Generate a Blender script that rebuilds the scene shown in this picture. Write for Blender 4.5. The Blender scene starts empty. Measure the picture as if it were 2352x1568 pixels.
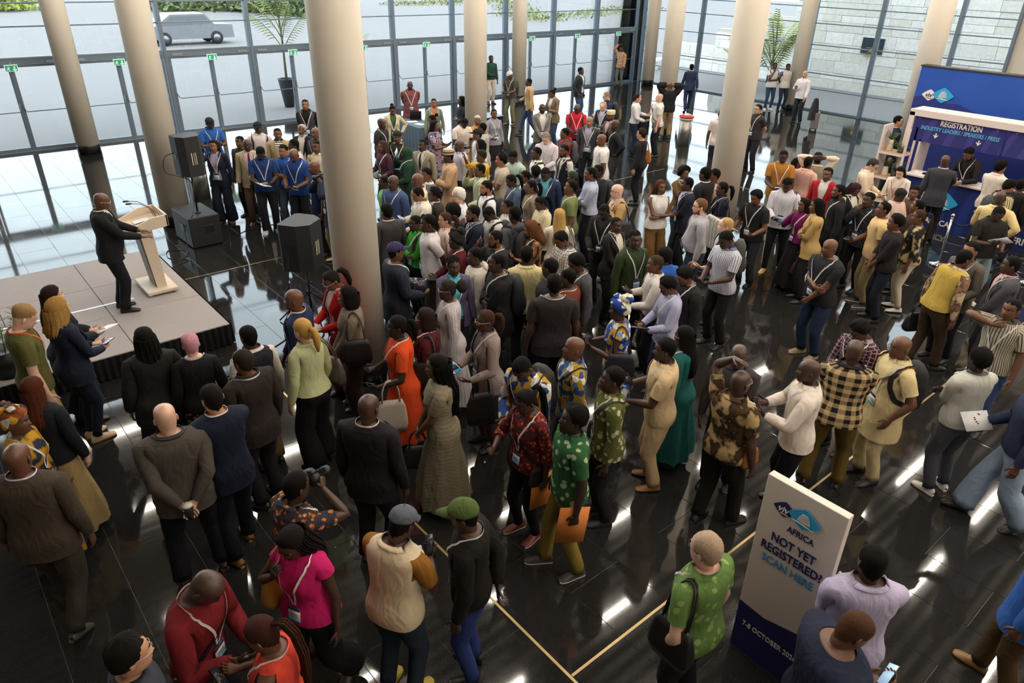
import bpy, math, random
import numpy as np
from mathutils import Matrix, Vector
random.seed(7); RNG = np.random.default_rng(7)
SC = bpy.context.scene
COL = SC.collection
PI = math.pi
# ---------------------------------------------------------------- camera
F_PX, PITCH, ROLL, YAW, CX, CY, CAM_H = 1639.003, 0.483942, -0.02703, 0.718867, 1203.168, 772.170, 5.0
def _axes():
    cy, sy, cp, sp, cr, sr = math.cos(YAW), math.sin(YAW), math.cos(PITCH), math.sin(PITCH), math.cos(ROLL), math.sin(ROLL)
    fwd = np.array([sy*cp, cy*cp, -sp]); right = np.array([cy, -sy, 0.0]); down = np.cross(fwd, right)
    return right*cr + down*sr, -right*sr + down*cr, fwd
C_R, C_D, C_F = _axes()
cam = bpy.data.cameras.new('camera'); cam_o = bpy.data.objects.new('camera', cam); COL.objects.link(cam_o)
cam.sensor_width = 36.0; cam.lens = 36.0*F_PX/2352; cam.shift_x = (1176-CX)/2352; cam.shift_y = (CY-784)/2352
cam.clip_start = 0.05; cam.clip_end = 400
m = Matrix.Identity(4)
for i in range(3):
    m[i][0] = C_R[i]; m[i][1] = -C_D[i]; m[i][2] = -C_F[i]
m[2][3] = CAM_H
cam_o.matrix_world = m
SC.camera = cam_o
# ---------------------------------------------------------------- sky, lights, exposure
W = bpy.data.worlds.new('world'); SC.world = W; W.use_nodes = True
bg = W.node_tree.nodes['Background']; bg.inputs[0].default_value = (0.89, 0.945, 1.0, 1); bg.inputs[1].default_value = 5.6
vs = SC.view_settings
vs.view_transform = 'Standard'; vs.look = 'None'; vs.gamma = 1.0; vs.use_curve_mapping = False; vs.exposure = 0.0
CEIL = 8.4
cy_ = SC.cycles; cy_.max_bounces = 7; cy_.diffuse_bounces = 3; cy_.glossy_bounces = 3; cy_.transmission_bounces = 4; cy_.transparent_max_bounces = 10; cy_.caustics_reflective = False; cy_.caustics_refractive = False; cy_.sample_clamp_indirect = 6.0
LAMP_E = 95.0          # emission of the linear ceiling lamps

def unproject(px, py, z=0.0):
    d = C_R*((px-CX)/F_PX) + C_D*((py-CY)/F_PX) + C_F
    t = (z-CAM_H)/d[2]
    return np.array([d[0]*t, d[1]*t, z])
# ---------------------------------------------------------------- materials
def lin(c):
    if isinstance(c, str):
        c = tuple(int(c[i:i+2], 16) for i in (0, 2, 4))
    return tuple(((v/255)/12.92 if v/255 <= 0.04045 else ((v/255+0.055)/1.055)**2.4) for v in c) + (1.0,)
MATS = {}
def nodemat(name):
    mt = bpy.data.materials.new(name); mt.use_nodes = True
    nt = mt.node_tree; b = nt.nodes['Principled BSDF']
    return mt, nt, b
def N_(nt, typ, **kw):
    n = nt.nodes.new(typ)
    for k, v in kw.items():
        if k in n.inputs: n.inputs[k].default_value = v
        else: setattr(n, k, v)
    return n
def ramp(nt, src, stops, interp='LINEAR'):
    r = nt.nodes.new('ShaderNodeValToRGB'); r.color_ramp.interpolation = interp
    e = r.color_ramp.elements
    while len(e) < len(stops): e.new(0.5)
    for el, (p, c) in zip(e, stops): el.position = p; el.color = c
    nt.links.new(src, r.inputs[0]); return r
def mat(name, color, rough=0.6, metal=0.0, bump=0.0, scale=40.0, vary=0.06, spec=0.5, emit=0.0, coat=0.0, trans=0.0):
    key = (name, color, rough, metal, bump, emit)
    if key in MATS: return MATS[key]
    mt, nt, b = nodemat(name); c = lin(color)
    b.inputs['Roughness'].default_value = rough; b.inputs['Metallic'].default_value = metal
    b.inputs['Specular IOR Level'].default_value = spec; b.inputs['Coat Weight'].default_value = coat
    tc = N_(nt, 'ShaderNodeTexCoord'); no = N_(nt, 'ShaderNodeTexNoise', Scale=scale, Detail=4.0)
    nt.links.new(tc.outputs['Object'], no.inputs['Vector'])
    lo = tuple(v*(1-vary) for v in c[:3])+(1,); hi = tuple(min(1, v*(1+vary)) for v in c[:3])+(1,)
    r = ramp(nt, no.outputs['Fac'], [(0.3, lo), (0.7, hi)]); nt.links.new(r.outputs[0], b.inputs['Base Color'])
    if bump:
        bp = N_(nt, 'ShaderNodeBump', Strength=bump, Distance=0.01); nt.links.new(no.outputs['Fac'], bp.inputs['Height']); nt.links.new(bp.outputs[0], b.inputs['Normal'])
    if emit:
        b.inputs['Emission Color'].default_value = c; b.inputs['Emission Strength'].default_value = emit
    MATS[key] = mt; return mt
def glass_mat(name, tint=(0.80, 0.85, 0.86), refl=0.06):
    if name in MATS: return MATS[name]
    mt = bpy.data.materials.new(name); mt.use_nodes = True; nt = mt.node_tree; nt.nodes.clear()
    out = N_(nt, 'ShaderNodeOutputMaterial'); tr = N_(nt, 'ShaderNodeBsdfTransparent'); gl = N_(nt, 'ShaderNodeBsdfGlossy', Roughness=0.0); mx = N_(nt, 'ShaderNodeMixShader')
    tr.inputs[0].default_value = tint+(1,); gl.inputs[0].default_value = (1, 1, 1, 1)
    no = N_(nt, 'ShaderNodeTexNoise', Scale=0.6); fr = N_(nt, 'ShaderNodeFresnel', IOR=1.35)
    bp = N_(nt, 'ShaderNodeBump', Strength=0.02, Distance=0.01); nt.links.new(no.outputs['Fac'], bp.inputs['Height']); nt.links.new(bp.outputs[0], gl.inputs['Normal'])
    nt.links.new(fr.outputs[0], mx.inputs[0]); nt.links.new(tr.outputs[0], mx.inputs[1]); nt.links.new(gl.outputs[0], mx.inputs[2]); nt.links.new(mx.outputs[0], out.inputs[0])
    MATS[name] = mt; return mt
# ---------------------------------------------------------------- mesh builder
class MB:
    def __init__(s): s.v = []; s.f = []; s.m = []; s.n = 0; s.sm = []
    def add(s, verts, faces, mi=0, smooth=False):
        b = s.n; s.v.extend([tuple(map(float, p)) for p in verts]); s.n += len(verts)
        for f in faces: s.f.append(tuple(b+i for i in f)); s.m.append(mi); s.sm.append(smooth)
        return s
    def box(s, lo, hi, mi=0, bev=0.0):
        x0, y0, z0 = lo; x1, y1, z1 = hi
        if bev <= 0:
            v = [(x0,y0,z0),(x1,y0,z0),(x1,y1,z0),(x0,y1,z0),(x0,y0,z1),(x1,y0,z1),(x1,y1,z1),(x0,y1,z1)]
            return s.add(v, [(0,3,2,1),(4,5,6,7),(0,1,5,4),(1,2,6,5),(2,3,7,6),(3,0,4,7)], mi)
        b = min(bev, (x1-x0)/2.01, (y1-y0)/2.01, (z1-z0)/2.01)
        def ring(i, z): return [(x0+i, y0+b, z), (x0+b, y0+i, z), (x1-b, y0+i, z), (x1-i, y0+b, z), (x1-i, y1-b, z), (x1-b, y1-i, z), (x0+b, y1-i, z), (x0+i, y1-b, z)]
        def rin(z): return [(x0+b, y0+b, z)]*2+[(x1-b, y0+b, z)]*2+[(x1-b, y1-b, z)]*2+[(x0+b, y1-b, z)]*2
        v = rin(z0)+ring(0, z0+b)+ring(0, z1-b)+rin(z1); f = []
        v = [(x0+b,y0+b,z0),(x1-b,y0+b,z0),(x1-b,y1-b,z0),(x0+b,y1-b,z0)]+ring(0,z0+b)+ring(0,z1-b)+[(x0+b,y0+b,z1),(x1-b,y0+b,z1),(x1-b,y1-b,z1),(x0+b,y1-b,z1)]
        B = [0,0,1,1,2,2,3,3]; T = [20+i for i in B]
        f.append((0,3,2,1)); f.append((20,21,22,23))
        for i in range(8):
            j = (i+1) % 8
            f.append((4+i, 4+j, 12+j, 12+i))
            f.append((B[i], B[j], 4+j, 4+i) if B[i] != B[j] else (B[i], 4+j, 4+i))
            f.append((12+i, 12+j, T[j], T[i]) if T[i] != T[j] else (12+i, 12+j, T[i]))
        return s.add(v, f, mi)
    def tube(s, pts, r, n=8, mi=0, cap=True, smooth=True):
        pts = [np.array(p, float) for p in pts]; rr = r if hasattr(r, '__len__') else [r]*len(pts)
        V = []; up = None
        for i, p in enumerate(pts):
            t = (pts[min(i+1, len(pts)-1)]-pts[max(i-1, 0)]); t /= (np.linalg.norm(t)+1e-9)
            if up is None:
                a = np.array([0, 0, 1.0]) if abs(t[2]) < 0.9 else np.array([1.0, 0, 0])
            else: a = up
            u = a-t*(a@t); u /= np.linalg.norm(u)+1e-9; up = u; w = np.cross(t, u)
            for k in range(n):
                q = 2*PI*k/n; V.append(p+rr[i]*(math.cos(q)*u+math.sin(q)*w))
        f = [(i*n+k, i*n+(k+1) % n, (i+1)*n+(k+1) % n, (i+1)*n+k) for i in range(len(pts)-1) for k in range(n)]
        if cap: f += [tuple(range(n-1, -1, -1)), tuple((len(pts)-1)*n+k for k in range(n))]
        return s.add(V, f, mi, smooth)
    def lathe(s, prof, c=(0, 0, 0), n=24, mi=0, smooth=True):
        V = [(c[0]+r*math.cos(2*PI*k/n), c[1]+r*math.sin(2*PI*k/n), c[2]+z) for r, z in prof for k in range(n)]
        f = [(i*n+k, i*n+(k+1) % n, (i+1)*n+(k+1) % n, (i+1)*n+k) for i in range(len(prof)-1) for k in range(n)]
        if prof[0][0] > 0: f.append(tuple(range(n-1, -1, -1)))
        if prof[-1][0] > 0: f.append(tuple((len(prof)-1)*n+k for k in range(n)))
        return s.add(V, f, mi, smooth)
    def prism(s, poly, z0, z1, mi=0, xf=None):
        n = len(poly); V = [(x, y, z0) for x, y in poly]+[(x, y, z1) for x, y in poly]
        if xf is not None: V = [xf(p) for p in V]
        f = [tuple(range(n-1, -1, -1)), tuple(range(n, 2*n))]+[(i, (i+1) % n, n+(i+1) % n, n+i) for i in range(n)]
        return s.add(V, f, mi)
    def mesh(s, name, mats):
        me = bpy.data.meshes.new(name); me.from_pydata(s.v, [], s.f)
        for mt in (mats if isinstance(mats, (list, tuple)) else [mats]): me.materials.append(mt)
        me.polygons.foreach_set('material_index', s.m); me.polygons.foreach_set('use_smooth', s.sm); me.update()
        return me
    def build(s, name, mats, parent=None, loc=None, rz=None):
        return link(name, s.mesh(name, mats), parent, loc, rz)
def link(name, data, parent=None, loc=None, rz=None):
    o = bpy.data.objects.new(name, data); COL.objects.link(o)
    if parent is not None: o.parent = parent
    if loc is not None: o.location = loc
    if rz is not None: o.rotation_euler = (0, 0, rz)
    return o
def empty(name, loc=(0, 0, 0), rz=0.0): return link(name, None, None, loc, rz)
def tag(o, label, cat, group=None):
    o['label'] = label; o['category'] = cat
    if group: o['group'] = group
    return o
def struct(o): o['kind'] = 'structure'; return o
# ---------------------------------------------------------------- the place: floor
X0, X1, Y0, Y1 = -9.0, 27.95, -6.0, 24.0
def floor_mat():
    mt, nt, b = nodemat('polished_black_granite')
    tc = N_(nt, 'ShaderNodeTexCoord'); no = N_(nt, 'ShaderNodeTexNoise', Scale=180.0, Detail=5.0); n2 = N_(nt, 'ShaderNodeTexNoise', Scale=1.3, Detail=3.0)
    nt.links.new(tc.outputs['Object'], no.inputs['Vector']); nt.links.new(tc.outputs['Object'], n2.inputs['Vector'])
    r = ramp(nt, no.outputs['Fac'], [(0.35, (0.012, 0.0115, 0.011, 1)), (0.75, (0.030, 0.029, 0.028, 1))]); nt.links.new(r.outputs[0], b.inputs['Base Color'])
    r2 = ramp(nt, n2.outputs['Fac'], [(0.3, (0.04, 0.04, 0.04, 1)), (0.75, (0.075, 0.075, 0.075, 1))]); nt.links.new(r2.outputs[0], b.inputs['Roughness'])
    b.inputs['IOR'].default_value = 1.55
    return mt
M_FLOOR = floor_mat()
M_GROUT = mat('pale_grout', (150, 146, 138), 0.7)
M_BRASS = mat('brushed_brass_strip', (196, 170, 120), 0.35, 0.6)
fl = struct(MB().box((X0, Y0, -0.2), (X1, Y1, -0.006)).build('floor', M_GROUT))
TX, TY = 0.6, 1.22
tiles = []
kx = int((X0-0.4)/TX)-1
for k in range(kx, int((X1-0.4)/TX)+2):
    xa = 0.4+TX*k
    off = 0.70+0.61*(1 if k % 2 == 0 else 0)
    j0 = int((Y0-off)/TY)-1
    for j in range(j0, int((Y1-off)/TY)+2):
        ya = off+TY*j
        tiles.append((max(xa, X0), min(xa+TX, X1), max(ya, Y0), min(ya+TY, Y1)))
tiles = [t for t in tiles if t[1]-t[0] > 0.05 and t[3]-t[2] > 0.05]
def px_of(p):
    q = np.asarray(p, float)-np.array([0, 0, CAM_H]); d = q@C_F
    return (F_PX*(q@C_R)/d+CX, F_PX*(q@C_D)/d+CY, d)
def seen(t):
    u, v, d = px_of(((t[0]+t[1])/2, (t[2]+t[3])/2, 0))
    return d > 0.5 and -20 < u < 2372 and 150 < v < 1640
tiles.sort(key=lambda t: (not seen(t), math.hypot((t[0]+t[1])/2, (t[2]+t[3])/2)))
G_ = 0.0022
full = MB().box((G_, G_, -0.012), (TX-G_, TY-G_, 0.0), bev=0.0015).mesh('floor_tile', M_FLOOR)
rest = MB(); n_t = 0
for t in tiles:
    if seen(t) and n_t < 300 and t[1]-t[0] > TX-1e-3 and t[3]-t[2] > TY-1e-3:
        link('floor_tile', full, fl, (t[0], t[2], 0)); n_t += 1
    else:
        rest.box((t[0]+G_, t[2]+G_, -0.012), (t[1]-G_, t[3]-G_, 0.0))
r_ = rest.build('further_floor_tiles', M_FLOOR, fl); r_['kind'] = 'stuff'
for nm, lo, hi in (('expansion_strip', (2.80-.012, -5.9, -0.004), (2.80+.012, 9.0, 0.0015)), ('expansion_strip', (2.82, 2.53-.012, -0.004), (16.0, 2.53+.012, 0.0015)), ('expansion_strip', (2.9, 12.35-.008, -0.004), (15.8, 12.35+.008, 0.0012)), ('expansion_strip', (16.0-.01, 2.55, -0.004), (16.0+.01, 12.3, 0.0012))):
    MB().box(lo, hi).build(nm, M_BRASS, fl)
# ---------------------------------------------------------------- ceiling with slats and linear lamps
M_CEIL = mat('ceiling_slat_paint', (150, 146, 140), 0.7)
M_CEILD = mat('ceiling_void', (28, 28, 28), 0.9)
cb = MB().box((X0, Y0, CEIL+0.25), (X1, Y1, CEIL+0.45), 1)
y = Y0+0.1
while y < Y1-0.1:
    cb.box((X0+.05, y, CEIL), (X1-.05, y+0.12, CEIL+0.16), 0); y += 0.34
struct(cb.build('ceiling', [M_CEIL, M_CEILD]))
M_LAMP = mat('lamp_diffuser', (255, 244, 228), 0.5, emit=LAMP_E, vary=0.01)
M_ALU = mat('anodised_aluminium', (150, 156, 162), 0.4, 0.5)
row_ph = {0: 3.3, 1: 3.3, 2: 0.75, 3: 3.3, 4: 1.4}
for r in range(-4, 10):  # negative rows: extra lamps added near and behind the camera for more light
    yy = 3.1+2.033*r; ph = row_ph[r] if 0 <= r < 5 else 3.3-(r % 2)*1.9
    for k in range(6):
        xx = ph+3.9*k
        if xx+1.85 > X1-.5: continue
        lo_ = empty('linear_ceiling_lamp', (xx, yy, 7.99))
        tag(lo_, 'slim linear ceiling lamp, front rows mirrored in the polished floor, rear rows added for light', 'lamp', 'linear lamps in the slatted ceiling')
        MB().box((0, -.016, 0.03), (1.85, .016, .06)).build('housing', M_ALU, lo_)
        for xr in (.3, 1.55): MB().tube([(xr, 0, .06), (xr, 0, CEIL-7.99)], .006, 6).build('hanging_rod', M_ALU, lo_)
        MB().box((0.0, -.035, -.02), (1.85, .035, .03), bev=.008).build('diffuser', M_LAMP, lo_)
# ---------------------------------------------------------------- solid walls outside the frame
M_WALL = mat('warm_white_plaster', (205, 198, 186), 0.8)
struct(MB().box((X0-.3, Y0, 0), (X0, Y1, CEIL+.4)).build('wall_left', M_WALL))
struct(MB().box((X0, Y0-.3, 0), (X1, Y0, CEIL+.4)).build('wall_back', M_WALL))
struct(MB().box((X1, Y0, 0), (X1+.3, 8.45, CEIL+.4)).build('wall_right', M_WALL))
# ---------------------------------------------------------------- columns
M_COLM = mat('cream_column_paint', (226, 216, 200), 0.55, vary=0.015, scale=3)
M_PLINTH = mat('black_column_plinth', (26, 28, 30), 0.25)
names = {(3.85, 22.9): 'cream round column beside the glass doors, nearest the left edge of the photo', (3.85, 15.4): 'cream round column standing behind the loudspeaker on the subwoofer',
 (3.85, 7.6): 'large cream round column in the middle of the listening crowd', (11.6, 15.4): 'cream round column behind the woman in the mustard dress',
 (11.6, 22.9): 'cream round column hidden behind the large middle column', (19.4, 22.9): 'cream round column behind the man in the white flat cap', (27.3, 22.9): 'slim looking cream column in the far glass corner',
 (19.4, 15.4): 'cream round column behind the person in the black jacket', (11.6, 7.6): 'cream round column beside the woman in the navy blazer with crossed arms',
 (27.3, 15.4): 'cream round column behind the man in the sleeveless beige vest', (19.4, 7.6): 'cream round column between the plant shelf and the blue booth wall'}
for (cx, cy), lb in names.items():
    c = empty('column', (cx, cy, 0)); tag(c, lb, 'column', 'cream columns of the hall')
    MB().lathe([(0.285, 0.24), (0.285, CEIL)], n=48).build('shaft', M_COLM, c)
    MB().lathe([(0.29, 0.0), (0.29, 0.21), (0.284, 0.245)], n=48).build('plinth', M_PLINTH, c)
# ---------------------------------------------------------------- glass facades
M_FRAME = mat('grey_blue_powder_coated_steel', (106, 122, 138), 0.4, 0.2)
M_FRAME_L = mat('light_steel_edge', (150, 158, 166), 0.35, 0.5)
M_GLASS = glass_mat('clear_facade_glass')
wf = struct(empty('wall_front')); wr = struct(empty('window_1'))
MX = [27.4-2.6*k for k in range(14)]          # main mullions of the door facade
for x in MX: MB().box((x-.05, Y1-.10, 0), (x+.05, Y1+.16, CEIL), bev=.006).build('mullion', M_FRAME, wf)
for z, h, d in ((2.42, .17, .14), (3.18, .035, .05), (3.74, .035, .05), (4.78, .035, .05), (6.3, .035, .05)):
    for i in range(len(MX)-1):
        MB().box((MX[i+1]+.05, Y1-d+.06, z-h), (MX[i]-.05, Y1+.06, z)).build('header_beam' if h > .1 else 'transom', M_FRAME, wf)
        if h > .1: MB().box((MX[i+1]+.05, Y1-d+.045, z-.02), (MX[i]-.05, Y1-d+.075, z+.012)).build('header_ledge', M_FRAME_L, wf)
for i in range(len(MX)-1):
    for za, zb in ((2.42, 3.145), (3.18, 3.705), (3.74, 4.745), (4.78, 6.265), (6.3, CEIL)):
        MB().box((MX[i+1]+.05, Y1+.02, za), (MX[i]-.05, Y1+.032, zb)).build('pane', M_GLASS, wf)
MB().box((27.45, Y1+.02, 0), (27.95, Y1+.032, CEIL)).build('pane', M_GLASS, wf)
MB().box((X1-.08, Y1-.08, 0), (X1+.08, Y1+.08, CEIL)).build('mullion', M_FRAME, wf)
nd = 1
LEAF = MB().box((.02, -.03, .0), (.085, .03, 2.24)).box((1.185, -.03, 0), (1.25, .03, 2.24)).box((.085, -.03, 0), (1.185, .03, .10)).box((.085, -.03, 2.18), (1.185, .03, 2.24)).mesh('door_frame', M_FRAME)
PANE = MB().box((.085, -.008, .10), (1.185, .008, 2.18)).mesh('door_pane', M_GLASS)
BAR = MB().tube([(.07, -.04, 1.20), (.10, -.11, 1.10), (.16, -.12, 1.06), (1.17, -.12, 1.06), (1.2, -.10, 1.12), (1.21, -.04, 1.2)], .013, 8).mesh('push_bar', M_FRAME)
LATCH = MB().box((1.19, -.075, 1.13), (1.225, -.03, 1.27), bev=.008).mesh('latch', M_FRAME_L)
CLOSER = MB().box((.12, -.09, 2.265), (.42, -.05, 2.325)).box((.3, -.085, 2.24), (.72, -.07, 2.255)).mesh('door_closer', M_FRAME_L)
M_EXIT = mat('exit_sign_green', (28, 150, 104), 0.5, emit=0.35); M_EXW = mat('exit_sign_white', (225, 240, 235), 0.5, emit=0.5)
M_POST = M_FRAME
sign_no = 0; ordn = ['first', 'second', 'third', 'fourth', 'fifth', 'sixth', 'seventh', 'eighth', 'ninth', 'tenth', 'eleventh']
signs = []
for i in range(len(MX)-1):
    xa = MX[i+1]+.05
    if xa < -6: continue
    for side in (0, 1):
        d = struct(empty('door_%d' % nd, (xa if side == 0 else xa+2.5, Y1-.02, 0))); nd += 1
        if side: d.scale = (-1, 1, 1)
        for nm, me in (('door_frame', LEAF), ('door_pane', PANE), ('push_bar', BAR), ('latch', LATCH), ('door_closer', CLOSER)): link(nm, me, d)
    MB().box((xa+1.21, Y1-.06, 0), (xa+1.29, Y1+.05, 2.25)).build('door_post', M_POST, wf)
    MB().box((xa, Y1-.07, 0), (xa+2.5, Y1+.08, .015)).build('threshold', M_FRAME_L, wf)
    signs.append(xa+1.25)
signs.sort()
vis = [s for s in signs if s > 2 and not 12 < s < 14]
for s in signs:
    e = empty('exit_sign', (s, Y1-.16, 2.17))
    lb = 'green running man exit sign over the glass doors, %s from the photo left edge' % ordn[vis.index(s)] if s in vis else 'green running man exit sign over glass doors outside the picture or behind a column'
    tag(e, lb, 'exit sign', 'exit signs over the door row')
    MB().box((-.15, -.02, -.075), (.15, .02, .095), bev=.006).build('sign_box', M_EXW, e)
    MB().box((-.135, -.024, -.062), (.135, -.019, .082)).build('green_face', M_EXIT, e)
    MB().prism([(.07, .07), (.045, .02), (.058, .02), (.058, -.035), (.025, -.005), (.02, -.025), (.07, -.06), (.12, -.025), (.115, -.005), (.082, -.035), (.082, .02), (.095, .02)][::1], 0, .002, xf=lambda p: (p[0], -.026+p[2], p[1])).build('arrow', M_EXW, e)
    MB().tube([(-.06, -.026, .055), (-.055, -.026, .06)], .013, 8).tube([(-.06, -.026, .035), (-.07, -.026, -.005), (-.045, -.026, -.03), (-.05, -.026, -.055)], .008, 6).tube([(-.07, -.026, -.005), (-.09, -.026, -.03), (-.115, -.026, -.035)], .008, 6).tube([(-.09, -.026, .005), (-.085, -.026, .03), (-.055, -.026, .03), (-.03, -.026, .01)], .006, 6).build('running_man', M_EXW, e)
    MB().box((-.02, -.012, .095), (.02, .012, .16)).build('bracket', M_FRAME_L, e)
# side facade
MY = [23.3, 20.7, 18.1, 15.5, 12.9, 10.25, 8.5]
for y in MY: MB().box((X1-.12, y-.05, 0), (X1+.14, y+.05, CEIL), bev=.006).build('mullion', M_FRAME, wr)
ZR = [0.06, 0.82, 1.40, 2.42, 3.18, 3.74, 4.78, 6.3, CEIL]
YS = [Y1]+MY
for i in range(len(YS)-1):
    ya, yb = YS[i+1]+.05, YS[i]-.05
    for j, z in enumerate(ZR[:-1]):
        MB().box((X1-.04, ya, z-.06 if j == 0 else z-.035), (X1+.07, yb, z)).build('transom', M_FRAME, wr)
        MB().box((X1+.01, ya, z), (X1+.022, yb, ZR[j+1]-.035)).build('pane', M_GLASS, wr)
# ================================================================ outside
M_PLAZA = mat('pale_plaza_paving', (116, 112, 112), 0.9, vary=0.03, scale=0.5)
def slab(x0, x1, y0, y1): return MB().box((x0, y0, -0.25), (x1, y1, -0.03))
struct(slab(-70, 120, Y1, 150).build('plaza_ground', M_PLAZA)); struct(slab(X1, 120, -40, Y1).build('plaza_ground', M_PLAZA))
def leaf_mat(name, a, b):
    if name in MATS: return MATS[name]
    mt, nt, p = nodemat(name); no = N_(nt, 'ShaderNodeTexNoise', Scale=3.0, Detail=3.0); tc = N_(nt, 'ShaderNodeTexCoord'); nt.links.new(tc.outputs['Object'], no.inputs['Vector'])
    r = ramp(nt, no.outputs['Fac'], [(0.3, lin(a)), (0.7, lin(b))]); nt.links.new(r.outputs[0], p.inputs['Base Color']); p.inputs['Roughness'].default_value = 0.6
    MATS[name] = mt; return mt
M_HEDGE = leaf_mat('hedge_leaves', (58, 74, 38), (104, 118, 60)); M_PALM = leaf_mat('palm_leaves', (104, 120, 34), (150, 156, 60)); M_DLEAF = leaf_mat('dark_green_leaves', (40, 66, 30), (88, 112, 52))
M_BARK = mat('pale_bark', (150, 140, 125), 0.9)
def leaf_cloud(n, size, rad, seed):
    g = np.random.default_rng(seed); m = MB()
    for _ in range(n):
        d = g.normal(size=3); d /= np.linalg.norm(d); r = (0.55+0.45*g.random()**.5)
        c = d*r*np.array(rad); c[2] = abs(c[2]) if g.random() < .8 else c[2]*.3
        a = g.normal(size=3); a /= np.linalg.norm(a); b = np.cross(a, d); b /= np.linalg.norm(b)+1e-6
        s = size*(.6+.8*g.random()); a = a*s; b = b*s*.45
        m.add([c-a, c+b+d*s*.15, c+a, c-b+d*s*.15], [(0, 1, 2, 3)])
    return m
def leaf_bank(path, n, size, rad, hgt, mt, seed, name, label, cat):
    g = np.random.default_rng(seed); P = [unproject(*q) for q in path]; m = MB()
    for _ in range(n):
        t = g.random()*(len(P)-1); k = int(t); c = P[k]*(1-(t-k))+P[k+1]*(t-k); hh = hgt*(.75+.25*math.sin(t*9+seed)+.15*math.sin(t*23))
        o = g.normal(size=2)*rad*.5; c = c+np.array([o[0], o[1], hh*g.random()**.7*max(.25, 1-(o@o)/(rad*rad))])
        a = g.normal(size=3); a /= np.linalg.norm(a); d = g.normal(size=3); bb = np.cross(a, d); bb /= np.linalg.norm(bb)+1e-6; s = size*(.6+.8*g.random())
        m.add([c-a*s, c+bb*s*.45, c+a*s, c-bb*s*.45], [(0, 1, 2, 3)])
    o = m.build(name, mt); o['kind'] = 'stuff'; tag(o, label, cat)
leaf_bank([(368, 24), (470, 20), (600, 26), (740, 38)], 5200, .30, 2.2, 3.6, M_HEDGE, 3, 'hedge', 'long green hedge far beyond the plaza', 'hedge')
leaf_bank([(-20, 26), (42, 20)], 900, .30, 2.0, 3.0, M_PALM, 5, 'hedge_foliage', 'clump of yellow green foliage at the far corner of the plaza', 'foliage')
leaf_bank([(905, 12), (1160, 2), (1215, 48), (1470, 20)], 2600, .18, 2.6, .7, leaf_mat('ground_cover', (96, 104, 60), (150, 150, 96)), 9, 'ground_cover', 'low green ground cover on the bank beyond the doors', 'ground cover')
CROWN = leaf_cloud(420, .22, (1.6, 1.6, 1.5), 3).mesh('crown', M_HEDGE)
for px, py in ((668, 36), (730, 34), (505, 16), (560, 14)):
    p = unproject(px, py); t = empty('tree', (p[0], p[1], -.03), 0)
    tag(t, {668: 'pale trunked tree leaning over the far hedge', 730: 'upright pale trunked tree beside the leaning one', 505: 'thin pale tree at the near end of the far hedge', 560: 'thin white trunked tree in the far hedge'}[px], 'tree', 'trees beyond the plaza')
    MB().tube([(0, 0, 0), (-.8 if px == 668 else .1, 0, 3), (-1.6 if px == 668 else .2, 0, 6)], [.28, .22, .16], 8).build('trunk', M_BARK, t)
    o = link('crown', CROWN, t); o.location = (-1.6 if px == 668 else .2, 0, 6.2); o.scale = (1.0, 1.0, 1.3)
# palms: fronds with leaflets
def frond(L, droop, n=16, w=.28):
    m = MB(); pts = []
    for i in range(9):
        t = i/8; pts.append((L*t*math.cos(droop*t*.6), 0, L*(t*.9-droop*.55*t*t)))
    m.tube(pts, [.018*(1-.8*i/8) for i in range(9)], 5)
    for i in range(n):
        t = .18+.8*i/(n-1); j = min(int(t*8), 7); u = t*8-j
        p = np.array(pts[j])*(1-u)+np.array(pts[j+1])*u
        l = w*L*(1-abs(t-.5)*1.1)
        for s in (-1, 1):
            q = p+np.array([l*.55, s*l*.8, -l*.35]); d = np.array([.03*L, 0, 0]); mid = (p+q)/2+np.array([0, 0, .03])
            m.add([p-d*.5, mid-d*.6, q, mid+d*.6, p+d*.5], [(0, 1, 2, 3, 4)])
    return m
FR = [frond(1.5, .5).mesh('frond', M_PALM), frond(1.7, .9).mesh('frond', M_PALM), frond(1.2, .2).mesh('frond', M_PALM)]
def palm(name, loc, label, h, n, sc=1.0, pot=None, mats=None):
    p = empty(name, loc); tag(p, label, 'plant')
    z0 = 0
    if pot:
        MB().lathe([(.17, 0), (.30, .95), (.33, 1.0), (.29, 1.0), (.28, .9), (0.0, .9)], n=20).build('planter', mat('charcoal_planter', (62, 66, 72), .6), p); z0 = .9
    MB().tube([(0, 0, z0), (.03, .02, z0+h*.5), (0, .05, z0+h)], [.05*sc, .04*sc, .035*sc], 8).build('stem', M_BARK, p)
    for i in range(n):
        o = link('frond', FR[i % 3], p, (0, .02, z0+h*(.35+.65*(i+1)/n))); o.rotation_euler = (0, -.3-.5*(i % 3)/2*(i/n), i*2.4); o.scale = (sc,)*3
    return p
palm('potted_palm', (11.35, 26.6, -.03), 'tall potted palm outside behind the glass doors', 2.6, 14, 1.0, True)
palm('palm', (31.2, 18.9, -.03), 'bushy palm in front of the pale stone wall outside', 1.6, 18, 1.2)
palm('palm', (32.2, 20.9, -.03), 'small palm by the stone wall behind the man with hand on chin', .9, 9, .95)
palm('palm', (31.5, 27.3, -.03), 'yellow green palm outside the far glass corner', 1.7, 12, 1.1)
palm('palm', (15.3, 29.3, -.03), 'slender palm outside beyond the middle doors', 2.2, 8, .9)
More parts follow.
